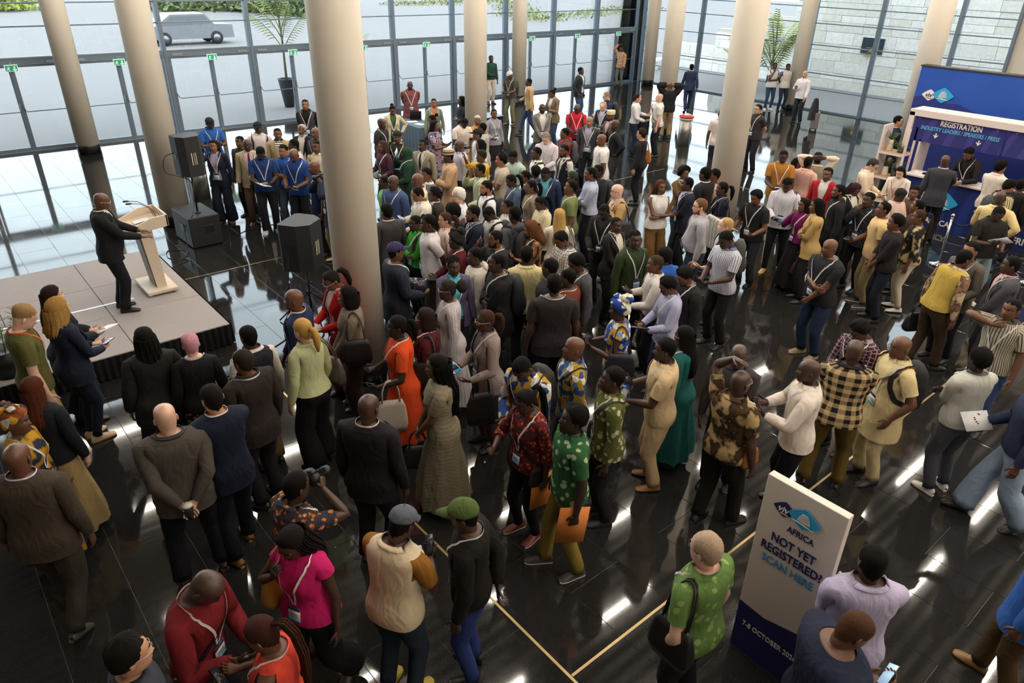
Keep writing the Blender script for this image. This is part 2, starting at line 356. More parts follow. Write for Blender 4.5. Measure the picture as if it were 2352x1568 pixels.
# stone wall built of courses, stepping down with the bank
sw = struct(MB().box((34.42, 2, -.1), (34.9, 20.0, 5.4)).box((34.42, 20.0, -.1), (34.9, 22.6, 2.9)).box((34.42, 22.6, -.1), (34.9, 24.4, 2.1)).box((34.42, 24.4, -.1), (34.9, 27.2, 1.2)).build('wall_garden', mat('stone_wall_core', (186, 180, 170), .9)))
g = np.random.default_rng(5); SM = [mat('travertine_block', c, .9, bump=.5, scale=9, vary=.1) for c in ((238, 233, 227), (229, 223, 214), (243, 239, 234))]
def ztop(y): return 5.4 if y < 20.0 else 2.9 if y < 22.6 else 2.1 if y < 24.4 else 1.2
z = -.05; ci = 0
while z < 5.2:
    h = (.42, .30, .52)[ci % 3]; y = 5.0-(ci % 2)*.7
    while y < 27.0:
        l = .9+1.1*g.random(); yb = min(y+l, 27.2)
        for lim in (20.0, 22.6, 24.4):
            if y < lim < yb: yb = lim
        if z+h <= ztop((y+yb)/2)+.05 and yb-y > .1:
            dx = .03*g.random(); MB().box((34.27+dx, y+.006, z+.006), (34.45, yb-.006, z+h-.006), bev=.008).build('stone_block', SM[int(g.integers(3))], sw)
        y = yb
    z += h; ci += 1
pl = empty('wall_plaque', (34.24, 15.95, 1.78)); tag(pl, 'dark memorial plaque with gold lines on the outside stone wall', 'plaque')
MB().box((0, -.5, -.33), (.04, .5, .33), bev=.01).build('plate', mat('slate_plaque', (52, 62, 70), .4), pl)
M_GOLD = mat('gilt_lettering', (196, 170, 110), .4, .4)
for i in range(5): MB().box((-.006, -.3+.04*(i % 2), -.24+.09*i), (.002, .3-.05*(i % 3), -.215+.09*i)).build('inscription_line', M_GOLD, pl)
MB().lathe([(.09, 0), (.09, .01)], n=20).build('emblem', M_GOLD, pl).rotation_euler = (0, -PI/2, 0)
pl.children[-1].location = (-.002, 0, .22)
bn = empty('stone_bench', (32.6, 26.6, -.03)); tag(bn, 'pale stone bench outside beyond the glass corner', 'bench')
MB().box((-.9, -.3, .38), (.9, .3, .52), bev=.02).build('seat', SM[0], bn); MB().box((-.75, -.25, 0), (-.45, .25, .38)).build('leg', SM[1], bn); MB().box((.45, -.25, 0), (.75, .25, .38)).build('leg', SM[1], bn)
# white pickup outside
M_CARW = mat('white_car_paint', (124, 124, 128), .4, coat=.3); M_TYRE = mat('tyre', (30, 30, 32), .8); M_RIM = mat('alloy_rim', (130, 134, 140), .3, .8)
car = empty('parked_car', (15.1, 49.6, -.03)); tag(car, 'white car parked on the plaza beyond the doors', 'car')
prof = [(-2.6, .35), (-2.65, .95), (-1.9, 1.1), (-1.0, 1.72), (1.0, 1.74), (1.5, 1.15), (2.6, 1.1), (2.65, .35)]
MB().prism(prof, -.9, .9, xf=lambda p: (p[0], p[2], p[1])).build('body', M_CARW, car)
for s in (-1, 1): MB().prism([(-1.6, 1.12), (-.95, 1.62), (.95, 1.64), (1.35, 1.18)], .9*s-.01, .9*s+.012, xf=lambda p: (p[0], p[2], p[1])).build('side_window', mat('car_glass', (108, 112, 116), .1), car)
for x in (-1.5, 1.55):
    for s in (-1, 1):
        w = MB().lathe([(0.2, -.1), (.36, -.1), (.38, -.05), (.38, .05), (.36, .1), (.2, .1)], n=20).build('wheel', M_TYRE, car); w.location = (x, .85*s, .38); w.rotation_euler = (PI/2, 0, 0)
        r = MB().lathe([(0.0, -.105), (.22, -.105), (.22, .105), (0, .105)], n=10).build('rim', M_RIM, w)
# ================================================================ stage and speech gear
M_DECK = mat('grey_stage_carpet', (168, 160, 158), .95, bump=.3, scale=120, vary=.1); M_SKIRT = mat('black_stage_skirt', (10, 10, 11), .95); M_BLACK = mat('black_plastic', (20, 20, 22), .45); M_MATTE = mat('black_textured_cabinet', (30, 30, 33), .6, bump=.4, scale=300)
SZ = .32
st = empty('stage', (0, 0, 0)); tag(st, 'low grey carpeted stage with a black pleated skirt', 'stage')
for i in range(4):
    for j in range(3):
        xa, ya = 2.80-1.23*(i+1), 9.58+1.245*j
        MB().box((xa+.004, ya+.004, SZ-.09), (xa+1.226, ya+1.241, SZ), bev=.004).build('deck_panel', M_DECK, st)
def skirt(a, b, n):
    m = MB(); a = np.array(a, float); b = np.array(b, float); d = (b-a); L = np.linalg.norm(d); d /= L; nrm = np.array([d[1], -d[0]])
    V = []
    for i in range(n+1):
        p = a+d*L*i/n
        for z, amp in ((.012, .028), (.12, .024), (SZ-.03, .010), (SZ-.005, .004)): q = p+nrm*(amp*math.sin(i*1.35)+.012); V.append((q[0], q[1], z))
    return m.add(V, [(i*4+k, (i+1)*4+k, (i+1)*4+k+1, i*4+k+1) for i in range(n) for k in range(3)], 0, True)
skirt((-2.12, 9.575), (2.805, 9.575), 260).build('front_skirt', M_SKIRT, st); skirt((2.805, 9.575), (2.805, 13.3), 200).build('side_skirt', M_SKIRT, st)
MB().box((.25, 11.27, SZ), (1.98, 11.31, SZ+.003)).build('cable_tape', mat('silver_tape', (210, 214, 222), .4, .3), st)
M_LECT = mat('cream_lectern_paint', (226, 208, 186), .5, vary=.02)
lc = empty('lectern', (2.38, 11.5, SZ)); tag(lc, 'cream lectern with a raised reading tray on the stage', 'lectern')
MB().box((-.22, -.36, .03), (.22, .36, .085), bev=.008).build('base_plate', M_LECT, lc)
for s in (-1, 1):
    for t in (-1, 1): MB().lathe([(.02, 0), (.025, .03)], n=10).build('foot', M_LECT, lc).location = (.17*s, .31*t, 0)
MB().prism([(-.04, .085), (.10, .085), (.06, 1.02), (-.12, 1.02)], -.21, .21, xf=lambda p: (p[0], p[2], p[1])).build('pedestal', M_LECT, lc)
MB().prism([(-.05, .09), (-.035, .09), (-.115, 1.02), (-.14, 1.02)], -.17, .17, xf=lambda p: (p[0], p[2], p[1])).build('cable_recess', mat('lectern_recess', (120, 116, 114), .5), lc)
MB().prism([(-.30, 1.0), (.26, 1.08), (.26, 1.11), (-.30, 1.03)], -.31, .31, xf=lambda p: (p[0], p[2], p[1])).build('reading_tray', M_LECT, lc)
for s in (-1, 1): MB().prism([(-.30, .99), (.28, 1.05), (.28, 1.22), (.05, 1.20), (-.30, 1.06)], .31*s-.012, .31*s+.012, xf=lambda p: (p[0], p[2], p[1])).build('tray_side', M_LECT, lc)
MB().box((.26, -.322, 1.05), (.285, .322, 1.22)).build('tray_front', M_LECT, lc)
for dy in (-.05, .10):
    mk = empty('gooseneck_microphone', (2.38, 11.5+dy, SZ)); tag(mk, 'black gooseneck microphone on the lectern, %s' % ('the one nearer the audience' if dy < 0 else 'the one nearer the glass doors'), 'microphone', 'lectern microphones')
    MB().tube([(.20, 0, 1.10), (.16, 0, 1.25), (.02, 0, 1.36), (-.10, 0, 1.385)], .005, 6).build('neck', M_BLACK, mk)
    MB().tube([(-.09, 0, 1.383), (-.11, 0, 1.387), (-.16, 0, 1.39), (-.175, 0, 1.39)], [.008, .014, .014, .008], 8).build('capsule', M_BLACK, mk)
pp = MB().add([(-.02, -.01, 0), (.2, -.01, .03), (.2, .14, .03), (-.02, .14, 0)], [(0, 1, 2, 3)]).build('speech_paper', mat('white_paper', (232, 232, 234), .8), None, (2.28, 11.46, SZ+1.075)); tag(pp, 'white sheet of paper on the lectern tray', 'paper')
def spk_box(name, loc, rz, w, d, h, tag_label):
    s = empty(name, loc, rz); tag(s, tag_label, 'loudspeaker')
    poly = [(-w/2, -d*.15), (-w*.28, -d/2), (w*.28, -d/2), (w/2, -d*.15), (w/2, d*.42), (w*.44, d/2), (-w*.44, d/2), (-w/2, d*.42)]
    MB().prism(poly, 0, h).build('cabinet', M_MATTE, s)
    MB().box((-w*.44, d/2-.004, .04), (w*.44, d/2+.012, h-.04), bev=.01).build('grille', mat('speaker_grille', (16, 16, 17), .7, bump=.6, scale=500), s)
    for sx in (-1, 1): MB().box((sx*w/2-.006, -d*.02, h*.44), (sx*w/2+.006, d*.26, h*.58)).build('side_handle', M_BLACK, s)
    ln = [( -.05, .30, .028), (-.005, .30, .012), (.025, .30, .02)]
    for k, (x, l, t) in enumerate(ln): MB().box((x, -d/2-.004, h*.30), (x+t*.6, -d/2+.001, h*.30+l*h)).build('printed_text', mat('cream_print', (214, 206, 180), .6), s)
    return s
spk_box('main_loudspeaker', (3.93, 14.0, 1.33), .12, .46, .42, .72, 'black loudspeaker raised on a pole above the subwoofer')
pt = MB().tube([(3.88, 13.98, .60), (3.90, 14.0, 1.34)], .018, 10).lathe([(.06, .595), (.05, .62), (.02, .63)], (3.88, 13.98, 0), 14).build('speaker_pole', M_BLACK); tag(pt, 'black pole joining the subwoofer and the raised loudspeaker', 'pole')
sb = empty('subwoofer', (3.88, 14.15, 0), .03); tag(sb, 'black square subwoofer on the floor by the stage', 'subwoofer')
MB().box((-.29, -.46, .02), (.29, .46, .60), bev=.015).build('cabinet', M_MATTE, sb)
MB().box((-.02, -.466, .28), (.14, -.455, .42), bev=.01).build('handle_recess', M_BLACK, sb); MB().box((-.305, -.15, .28), (-.28, .05, .42)).build('connector_panel', M_BLACK, sb)
for x in (-.24, .24):
    for y in (-.4, .4): MB().lathe([(.025, 0), (.03, .025)], n=8).build('foot', M_BLACK, sb).location = (x, y, 0)
spk_box('side_loudspeaker', (4.02, 9.55, .92), .62, .56, .46, .70, 'black loudspeaker on a tripod in the open floor beside the stage')
tp = empty('speaker_tripod', (4.02, 9.55, 0), .4); tag(tp, 'black tripod stand under the loudspeaker beside the stage', 'tripod')
MB().tube([(0, 0, .12), (0, 0, .93)], .018, 10).build('pole', M_BLACK, tp); MB().lathe([(.03, .42), (.035, .5), (.03, .52)], n=12).build('collar', M_BLACK, tp)
MB().tube([(.03, 0, .62), (.08, 0, .62)], .014, 8).build('clamp_knob', M_BLACK, tp)
for k in range(3):
    a = k*2*PI/3; MB().tube([(.03*math.cos(a), .03*math.sin(a), .48), (.5*math.cos(a), .5*math.sin(a), .015)], .011, 8).tube([(.0, 0, .14), (.25*math.cos(a), .25*math.sin(a), .25)], .006, 6).build('leg', M_BLACK, tp)
def cable(pts, r, label):
    P = []; pts = [np.array(p, float) for p in pts]
    for i in range(len(pts)-1):
        p0, p1, p2, p3 = pts[max(i-1, 0)], pts[i], pts[i+1], pts[min(i+2, len(pts)-1)]
        for t in np.linspace(0, 1, 8, endpoint=False): P.append(.5*(2*p1+(p2-p0)*t+(2*p0-5*p1+4*p2-p3)*t*t+(-p0+3*p1-3*p2+p3)*t**3))
    P.append(pts[-1]); return tag(MB().tube(P, r, 6).build('cable', M_BLACK), label, 'cable')
cable([(3.70, 14.05, 1.75), (3.50, 14.0, 1.70), (3.46, 13.98, 1.45), (3.66, 13.9, 1.35), (3.86, 13.95, 1.2), (3.83, 13.9, .85), (3.7, 13.75, .62), (3.58, 13.9, .4), (3.5, 13.7, .05), (3.35, 13.4, .008), (3.1, 13.3, .008)], .008, 'black cable hanging from the raised loudspeaker down to the floor')
cable([(3.45, 13.75, .008), (3.2, 13.9, .008), (3.1, 13.5, .008), (3.35, 13.2, .008), (3.0, 13.0, .008), (2.95, 12.4, .008)], .007, 'loose loops of cable on the floor by the subwoofer')
cable([(4.1, 13.6, .008), (4.9, 14.2, .008), (5.8, 14.1, .008), (7.0, 14.0, .008)], .007, 'blue black cable running along the floor past the tan blazer man')
cable([(3.78, 9.5, 1.3), (3.70, 9.42, 1.0), (3.66, 9.45, .5), (3.72, 9.4, .02), (3.4, 9.2, .008), (3.0, 9.0, .008)], .007, 'thin black cable hanging from the loudspeaker beside the stage')
cable([(.3, 9.2, .006), (1.2, 9.05, .006), (2.2, 8.75, .006), (3.2, 8.6, .006)], .008, 'black cable on the floor in front of the stage')
M_STEEL = mat('brushed_steel', (150, 146, 140), .3, .85, scale=8)
def bin_(loc, label, lid):
    b = empty('litter_bin', loc); tag(b, label, 'bin', 'steel litter bins')
    MB().lathe([(.19, 0), (.19, .80), (.185, .80), (.185, .05), (0, .05)], n=32).build('body', M_STEEL, b)
    MB().lathe([(.205, .78), (.205, .84), (.17, .86), (.165, .80)], n=32).build('rim', mat('pale_rim', (196, 200, 206), .4), b)
    if lid: MB().lathe([(.21, .84), (.235, .87), (.22, .90), (.10, .93), (0, .93)], n=32).build('lid', mat('red_lid', (178, 40, 36), .45), b)
bin_((4.85, 16.9, 0), 'round steel bin with an open rim behind the woman filming with her phone', False)
bin_((18.6, 13.9, 0), 'round steel bin with a red lid in the open floor', True)
for i, (dx, dy) in enumerate(((0, 0), (.07, .02))):
    o = MB().box((-.1, -.07, 0), (.1, .07, .006)).build('leaflet', mat('leaflet_paper', (206, 206, 200), .7), None, (18.57+dx, 13.88+dy, .932+.007*i), .4+i); tag(o, ('upper' if i else 'lower')+' leaflet lying on the red bin lid', 'leaflet', 'leaflets on the bin')
# table with blue cloth
tb = empty('information_table', (11.55, 18.4, 0)); tag(tb, 'table under a floor length grey blue cloth near the doors', 'table')
m = MB(); V = []; rect = [(-.38, -.9), (.38, -.9), (.38, .9), (-.38, .9)]; per = []
for a in range(4):
    p, q = np.array(rect[a]), np.array(rect[(a+1) % 4]); n = 20 if a % 2 == 0 else 46
    for i in range(n): per.append(p+(q-p)*i/n)
for i, p in enumerate(per):
    nn = p/np.linalg.norm(p)
    for z, am in ((.75, 0), (.70, .006), (.35, .018), (.02, .028)): q = p*(1+.004)+nn*am*(1+math.sin(i*1.5)); V.append((q[0], q[1], z))
K = len(per); m.add(V, [(i*4+k, i*4+k+1, ((i+1) % K)*4+k+1, ((i+1) % K)*4+k) for i in range(K) for k in range(3)], 0, True); m.add([(x, y, .751) for x, y in rect], [(0, 1, 2, 3)])
m.build('cloth', mat('grey_blue_cloth', (88, 108, 124), .9, vary=.1), tb)
MB().box((-.36, -.88, .70), (.36, .88, .745)).build('table_top', M_BLACK, tb)
for x in (-.33, .33):
    for y in (-.8, .8): MB().tube([(x, y, 0), (x, y, .7)], .02, 8).build('leg', M_BLACK, tb)
lt = empty('laptop', (11.75, 18.55, .752), -.5); tag(lt, 'black laptop open on the cloth covered table', 'laptop')
MB().box((-.17, -.12, 0), (.17, .12, .018), bev=.004).build('base', M_BLACK, lt); MB().prism([(-.12, .018), (-.19, .24), (-.20, .24), (-.13, .018)], -.17, .17, xf=lambda p: (p[2], p[0]+.24, p[1])).build('screen', M_BLACK, lt)
for i in range(2): tag(MB().box((-.11, -.15, 0), (.11, .15, .004+.004*i)).build('paper_sheet', mat('white_paper', (232, 232, 234), .8), None, (11.5, 18.15+.42*i-.2, .752), .3+i), ('stack of white papers' if i else 'single white sheet')+' on the cloth covered table', 'paper', 'papers on the table')
ch = empty('black_counter', (13.15, 16.9, 0)); tag(ch, 'black display counter behind the man in the cream and pink polo', 'counter')
MB().box((-.35, -.3, 0), (.35, .3, .98), bev=.01).build('body', M_BLACK, ch); MB().box((-.38, -.33, .98), (.38, .33, 1.0), bev=.005).build('top', mat('dark_laminate', (34, 36, 40), .3), ch)
# ================================================================ registration booth
M_BLUE = None
def booth_mat(name, a, b, sc):
    mt, nt, p = nodemat(name); tc = N_(nt, 'ShaderNodeTexCoord'); wv = N_(nt, 'ShaderNodeTexWave', Scale=sc, Distortion=6.0, Detail=1.0); wv.wave_type = 'RINGS'
    wv.inputs['Detail Scale'].default_value = .6
    nt.links.new(tc.outputs['Object'], wv.inputs['Vector']); r = ramp(nt, wv.outputs['Fac'], [(.70, lin(a)), (.78, lin(b))]); nt.links.new(r.outputs[0], p.inputs['Base Color']); p.inputs['Roughness'].default_value = .6
    return mt
M_NAVY = booth_mat('navy_print', (12, 32, 96), (22, 48, 122), .8); M_PURP = booth_mat('indigo_print', (38, 38, 108), (56, 52, 128), .9)
M_ROYAL = mat('royal_blue_print', (24, 74, 166), .6, vary=.08, scale=2); M_MIDB = mat('mountain_blue_print', (24, 42, 118), .6); M_BWHITE = mat('white_booth_panel', (222, 206, 200), .55, vary=.02)
M_CYAN = mat('cyan_print', (40, 160, 214), .6); M_TXTW = mat('white_lettering', (236, 226, 214), .6); M_TXTC = mat('pale_blue_lettering', (98, 182, 226), .6); M_NAVYT = mat('navy_lettering', (28, 32, 92), .6); M_WOOD = mat('light_wood_shelf', (188, 152, 106), .6, scale=14, vary=.15)
def text(s, parent, mt, loc, size, ax='-X', wid=1.0, bold=.0, align='LEFT', name='lettering', shear=0.0):
    c = bpy.data.curves.new(name, 'FONT'); c.body = s; c.size = size; c.extrude = .002; c.offset = bold*size; c.align_x = align; c.shear = shear; c.space_character = 1.0
    c.materials.append(mt); c.resolution_u = 3
    o = link(name, c, parent, loc); o.rotation_euler = {'-X': (PI/2, 0, -PI/2), '-Y': (PI/2, 0, 0)}[ax]; o.scale = (wid, 1, 1)
    return o
def logo(parent, X, yc, zc, s, small, white=M_TXTW, dark=M_NAVYT):
    def dia(cx, cz, a, b, mt, nm, dx):
        pts = []
        for q in range(32):
            t = 2*PI*q/32; e = .62; c_, s_ = math.cos(t), math.sin(t); k = (abs(c_)**1.15+abs(s_)**1.15)**(-1/1.15); pts.append((cx+a*k*c_, cz+b*k*s_))
        MB().prism(pts, 0, .006, xf=lambda p: (X-dx-p[2], yc-p[0], zc+p[1])).build(nm, mt, parent)
    dia(0, 0, .17*s, .125*s, white, 'logo_diamond', 0); dia(.30*s, .03*s, .24*s, .17*s, M_CYAN, 'logo_diamond', .008)
    text('viv', parent, dark, (X-.009, yc+.095*s, zc-.045*s), .14*s, bold=.02, shear=.2, name='logo_lettering')
    MB().box((X-.010, yc-.07*s, zc-.078*s), (X-.006, yc+.05*s, zc-.066*s)).build('logo_underline', dark, parent)
    for k in range(6):
        w = .13*s*(1-.55*(k/5)**1.6); z_ = zc-.02*s+.024*s*k
        MB().prism([(.30*s-w*.75, 0), (.30*s+w*.75, .006*s), (.30*s+w*.7, .016*s), (.30*s-w*.7, .014*s)], 0, .004, xf=lambda p: (X-.016-p[2], yc-p[0], z_+p[1])).build('logo_stripe', M_TXTW, parent)
    MB().prism([(.14*s, -.045*s), (.46*s, -.075*s), (.30*s, -.035*s)], 0, .004, xf=lambda p: (X-.016-p[2], yc-p[0], zc+p[1])).build('logo_swoosh', M_TXTW, parent)
bo = empty('registration_booth', (0, 0, 0)); tag(bo, 'tall blue registration booth with a white canopy frame and lettered header', 'booth')
YE = 1.2
MB().box((18.6, YE, 0), (18.85, 7.39, 3.05)).build('back_wall', M_ROYAL, bo); MB().box((18.58, YE-.02, 3.05), (18.9, 7.41, 3.08)).build('back_wall_cap', mat('dark_cap', (40, 36, 34), .6), bo)
hills = [(YE, 0), (7.388, 0), (7.388, 2.38), (7.1, 2.42), (6.8, 2.30), (6.4, 2.34), (6.0, 2.22), (5.6, 2.1), (5.2, 2.12), (4.6, 1.95), (3.5, 1.8), (YE, 1.7)]
MB().prism(hills, 0, .004, xf=lambda p: (18.598-p[2], p[0], p[1])).build('mountain_print', M_MIDB, bo)
logo(bo, 18.59, 7.05, 2.45, 1.0, False)
MB().box((16.95, YE, 2.29), (17.55, 6.72, 2.35), bev=.004).build('canopy_top', M_BWHITE, bo); MB().box((16.93, YE, 2.22), (16.99, 6.72, 2.36), bev=.004).build('canopy_fascia', M_BWHITE, bo)
MB().box((16.93, 6.61, 0), (17.0, 6.72, 2.3)).build('canopy_post', M_BWHITE, bo); MB().box((17.0, 6.36, 0), (17.55, 6.40, 1.74)).build('side_panel', M_BWHITE, bo); MB().box((16.93, 6.36, 0), (17.02, 6.62, 1.74)).build('side_panel', M_BWHITE, bo)
MB().box((17.0, 4.79, 1.70), (17.015, 6.60, 2.22)).build('header_panel', M_PURP, bo); MB().box((17.0, YE, 1.70), (17.015, 4.74, 2.22)).build('header_panel', M_PURP, bo)
for y in (6.5, 4.95, 4.6): MB().lathe([(.016, 0), (.016, .006)], n=10).build('panel_fixing', M_BWHITE, bo).location = (16.994, y, 2.17); bo.children[-1].rotation_euler = (0, -PI/2, 0)
for k in range(16): MB().lathe([(.011, 0), (.011, .004)], n=8).build('canopy_hole', M_BLACK, bo).location = (17.2+.1*(k % 2), 6.4-.3*k, 2.349)
text('REGISTRATION', bo, M_TXTW, (16.992, 6.06, 2.085), .155, wid=.78, bold=.022); text('INDUSTRY LEADERS / SPEAKERS / PRESS', bo, M_TXTC, (16.992, 6.44, 1.965), .112, wid=.80, bold=.016, shear=.12)
for y in (6.09, 5.23):
    MB().prism([(-.012, .055), (-.012, -.005), (-.045, .02), (-.052, .008), (0, -.055), (.052, .008), (.045, .02), (.012, -.005), (.012, .055)][::-1], 0, .003, xf=lambda p: (16.995-p[2], y-p[0], 1.87+p[1])).build('down_arrow', M_TXTW, bo)
rc = empty('registration_counter', (0, 0, 0)); tag(rc, 'navy printed registration counter with a white top', 'counter')
MB().box((16.7, YE, 0), (17.0, 6.35, 1.03)).build('counter_front', M_NAVY, rc); MB().box((16.6, YE, 1.03), (17.12, 6.35, 1.075), bev=.006).build('counter_top', M_BWHITE, rc)
logo(rc, 16.695, 5.88, .58, 1.35, True); logo(rc, 16.695, 4.60, .58, 1.35, True)
text('AFRICA', rc, M_TXTW, (16.694, 5.72, .10), .17, wid=.9, bold=.02); text('AFRICA', rc, M_TXTW, (16.694, 4.10, .12), .19, wid=.9, bold=.02)
for i, y in enumerate((6.12, 5.95, 4.78)): tag(MB().box((-.1, -.14, 0), (.1, .14, .006)).build('form_sheet', mat('white_paper', (232, 232, 234), .8), None, (16.86, y, 1.076), .1*i), ['form lying at the shelf end of the registration counter', 'second form on the counter beside the first', 'white card on the counter by the registrar hand'][i], 'paper', 'papers on the registration counter')
# shelf with plants
sh = empty('plant_shelf', (16.62, 6.48, 0)); tag(sh, 'white shelf unit with wooden boards carrying potted plants', 'shelf')
MB().box((0, .55, 0), (.42, .59, 1.98)).build('side_board', M_BWHITE, sh); MB().box((0, .0, 0), (.04, .04, 1.98)).build('upright', M_BWHITE, sh); MB().box((.38, .0, 0), (.42, .04, 1.98)).build('upright', M_BWHITE, sh)
for z in (.36, .88, 1.43): MB().box((0, .04, z-.06), (.42, .55, z-.012)).build('shelf_rail', M_BWHITE, sh); MB().box((.01, .04, z-.012), (.41, .55, z)).build('shelf_board', M_WOOD, sh)
M_VASE = mat('ivory_vase', (222, 206, 184), .5, vary=.02); M_DPOT = mat('dark_bowl', (60, 58, 54), .6)
def vase_plant(loc, lab_v, lab_p, h, r, sp, seed, dark=False, mt=M_DLEAF):
    v = tag(MB().lathe([(r*.9, 0), (r, .02), (r*.72, h*.9), (r*.62, h), (r*.55, h), (r*.6, h*.85), (0, h*.85)], n=20).build('vase', M_DPOT if dark else M_VASE, None, loc), lab_v, 'vase')
    gg = np.random.default_rng(seed); p = empty('potted_plant', (loc[0], loc[1], loc[2]+h*.86)); tag(p, lab_p, 'plant')
    for k in range(11):
        a = gg.random()*2*PI; t = sp*(.3+.8*gg.random()); L = .12+.12*gg.random(); m = MB()
        P = [np.array([math.cos(a)*t*L*u, math.sin(a)*t*L*u, L*(u-.25*t*u*u)]) for u in np.linspace(0, 1, 5)]
        m.tube(P, .003, 4)
        for u in range(1, 5):
            for s in (-1, 1, 0):
                d = np.array([math.cos(a+s*1.2), math.sin(a+s*1.2), .5])*.045; w = np.array([-math.sin(a), math.cos(a), .2])*.012; m.add([P[u], P[u]+d*.5+w, P[u]+d, P[u]+d*.5-w], [(0, 1, 2, 3)])
        m.build('sprig', mt, p)
vase_plant((16.80, 6.90, 1.43), 'tall ivory vase on the top shelf board', 'feathery green plant in the vase on the top shelf board', .24, .065, 1.0, 1)
vase_plant((16.80, 6.64, 1.43), 'dark bowl on the top shelf board', 'small bonsai like plant in the dark bowl on the top shelf', .08, .085, 1.6, 2, True, leaf_mat('bonsai', (86, 110, 30), (130, 148, 56)))
vase_plant((16.78, 6.86, .88), 'ivory vase on the middle shelf board', 'dark leafy plant in the vase on the middle shelf board', .20, .07, .9, 3)
vase_plant((16.85, 6.66, .88), 'square dark pot on the middle shelf board', 'round leafed plant beside the vase on the middle shelf', .12, .09, 1.2, 4, True)
vase_plant((16.78, 6.85, .36), 'white pot on the lowest shelf board', 'green plant in the white pot on the lowest shelf board', .15, .075, 1.0, 5)
# stanchions
M_CHROME = mat('polished_chrome', (200, 204, 210), .12, .95)
def stanchion(loc, label):
    s = empty('queue_post', loc); tag(s, label, 'queue post', 'chrome queue posts')
    MB().lathe([(.16, 0), (.165, .03), (.15, .05), (.03, .065), (.025, .08)], n=28).build('base', M_CHROME, s); MB().lathe([(.022, .07), (.022, .92)], n=14).build('pole', M_CHROME, s)
    MB().lathe([(.022, .92), (.032, .93), (.032, .945), (.018, .955), (.036, .985), (.036, 1.0), (.02, 1.02), (0, 1.025)], n=16).build('finial', M_CHROME, s)
stanchion((14.5, 4.5, 0), 'chrome queue post with a ball top in front of the registration counter'); stanchion((15.9, 4.35, 0), 'chrome queue post behind the man reading a leaflet'); stanchion((14.9, 3.1, 0), 'chrome queue post next to the light jeans man in the queue')
P = [np.array([14.5, 4.5, .90])*(1-t)+np.array([15.9, 4.35, .90])*t-np.array([0, 0, .9*t*(1-t)]) for t in np.linspace(0, 1, 14)]
tag(MB().tube(P, .014, 8).build('queue_rope', mat('dark_rope', (40, 40, 48), .8)), 'dark rope slung between two chrome queue posts', 'rope')
# rack of lanyards
rk = empty('lanyard_rack', (9.9, 6.35, 0), -.15); tag(rk, 'black rack hung with white lanyards behind the striped shirt man', 'rack')
MB().lathe([(.28, 0), (.28, .012), (.02, .02)], n=32).build('base', M_BLACK, rk)
MB().tube([(0, 0, .01), (0, 0, 1.25)], .014, 8).build('pole', M_BLACK, rk); MB().tube([(-.1, -.35, 1.25), (.1, .55, 1.25)], .012, 8).build('rail', M_CHROME, rk)
M_LAN = mat('printed_white_lanyard', (214, 210, 206), .7, vary=.3, scale=60)
for k in range(22):
    t = -.12+.62*k/22; x = .22*t; o = MB().box((x-.03-.02*(k % 3), t-.006, .72+.02*(k % 4)), (x+.03+.015*(k % 2), t+.006, 1.262)).build('hanging_lanyard', M_LAN, rk)
# ================================================================ registration totem
tt = empty('registration_totem', (4.05, 1.61, 0)); tag(tt, 'tall white sign panel reading NOT YET REGISTERED with a navy foot', 'sign')
TW, TH = .305, 1.78
M_PANEL = mat('white_sign_board', (222, 208, 196), .5, vary=.015)
MB().box((0, -TW, .0), (.07, TW, TH), bev=.004).build('board', M_PANEL, tt)
MB().prism([(-TW+.003, .01), (TW-.003, .01), (TW-.003, .52), (.08, .50), (-TW+.003, .60)][::-1], 0, .003, xf=lambda p: (-.0005-p[2], p[0], p[1])).build('navy_foot_print', M_NAVYT and mat('navy_foot', (30, 28, 88), .6), tt)
M_FT = M_NAVYT
logo(tt, -.003, .125, 1.57, .52, True, white=M_NAVYT, dark=M_TXTW)
text('AFRICA', tt, M_FT, (-.004, .075, 1.405), .075, wid=.82, bold=.012)
text('NOT YET', tt, M_FT, (-.004, .0, 1.255), .105, wid=.80, bold=.018, align='CENTER'); text('REGISTERED?', tt, M_FT, (-.004, -.005, 1.145), .105, wid=.80, bold=.018, align='CENTER')
text('SCAN HERE', tt, mat('sky_blue_lettering', (72, 150, 206), .6), (-.004, .0, 1.035), .10, wid=.80, bold=.016, align='CENTER')
text('7-8 OCTOBER 2026', tt, M_TXTW, (-.005, .0, .30), .068, wid=.82, bold=.014, align='CENTER')
# suitcase with a coat over its handle
su = empty('suitcase', (24.35, 12.75, 0), .5); tag(su, 'silver grey wheeled suitcase beside the man in the white shirt', 'suitcase')
MB().box((-.2, -.13, .06), (.2, .13, .62), bev=.03).build('shell', mat('grey_shell', (112, 106, 106), .4), su); MB().tube([(-.09, .1, .6), (-.09, .12, 1.0), (.09, .12, 1.0), (.09, .1, .6)], .01, 6).build('pull_handle', M_STEEL, su)
for x in (-.16, .16):
    for y in (-.09, .09): o = MB().lathe([(.03, -.012), (.03, .012)], n=12).build('wheel', M_BLACK, su); o.location = (x, y, .03); o.rotation_euler = (0, PI/2, 0)
ct = MB(); V = []
for i in range(15):
    u = i/14*2*PI
    for z, a, b in ((1.04, .14, .07), (.9, .2, .11), (.6, .24, .16), (.32, .25, .17)): w = 1+.12*math.sin(5*u); V.append((a*w*math.cos(u), .08+b*w*math.sin(u), z-.05*math.cos(u)))
ct.add(V, [(i*4+k, (i+1)*4+k, (i+1)*4+k+1, i*4+k+1) for i in range(14) for k in range(3)], 0, True).add([(.14*math.cos(i/14*2*PI), .08+.07*math.sin(i/14*2*PI), 1.04) for i in range(14)], [tuple(range(14))])
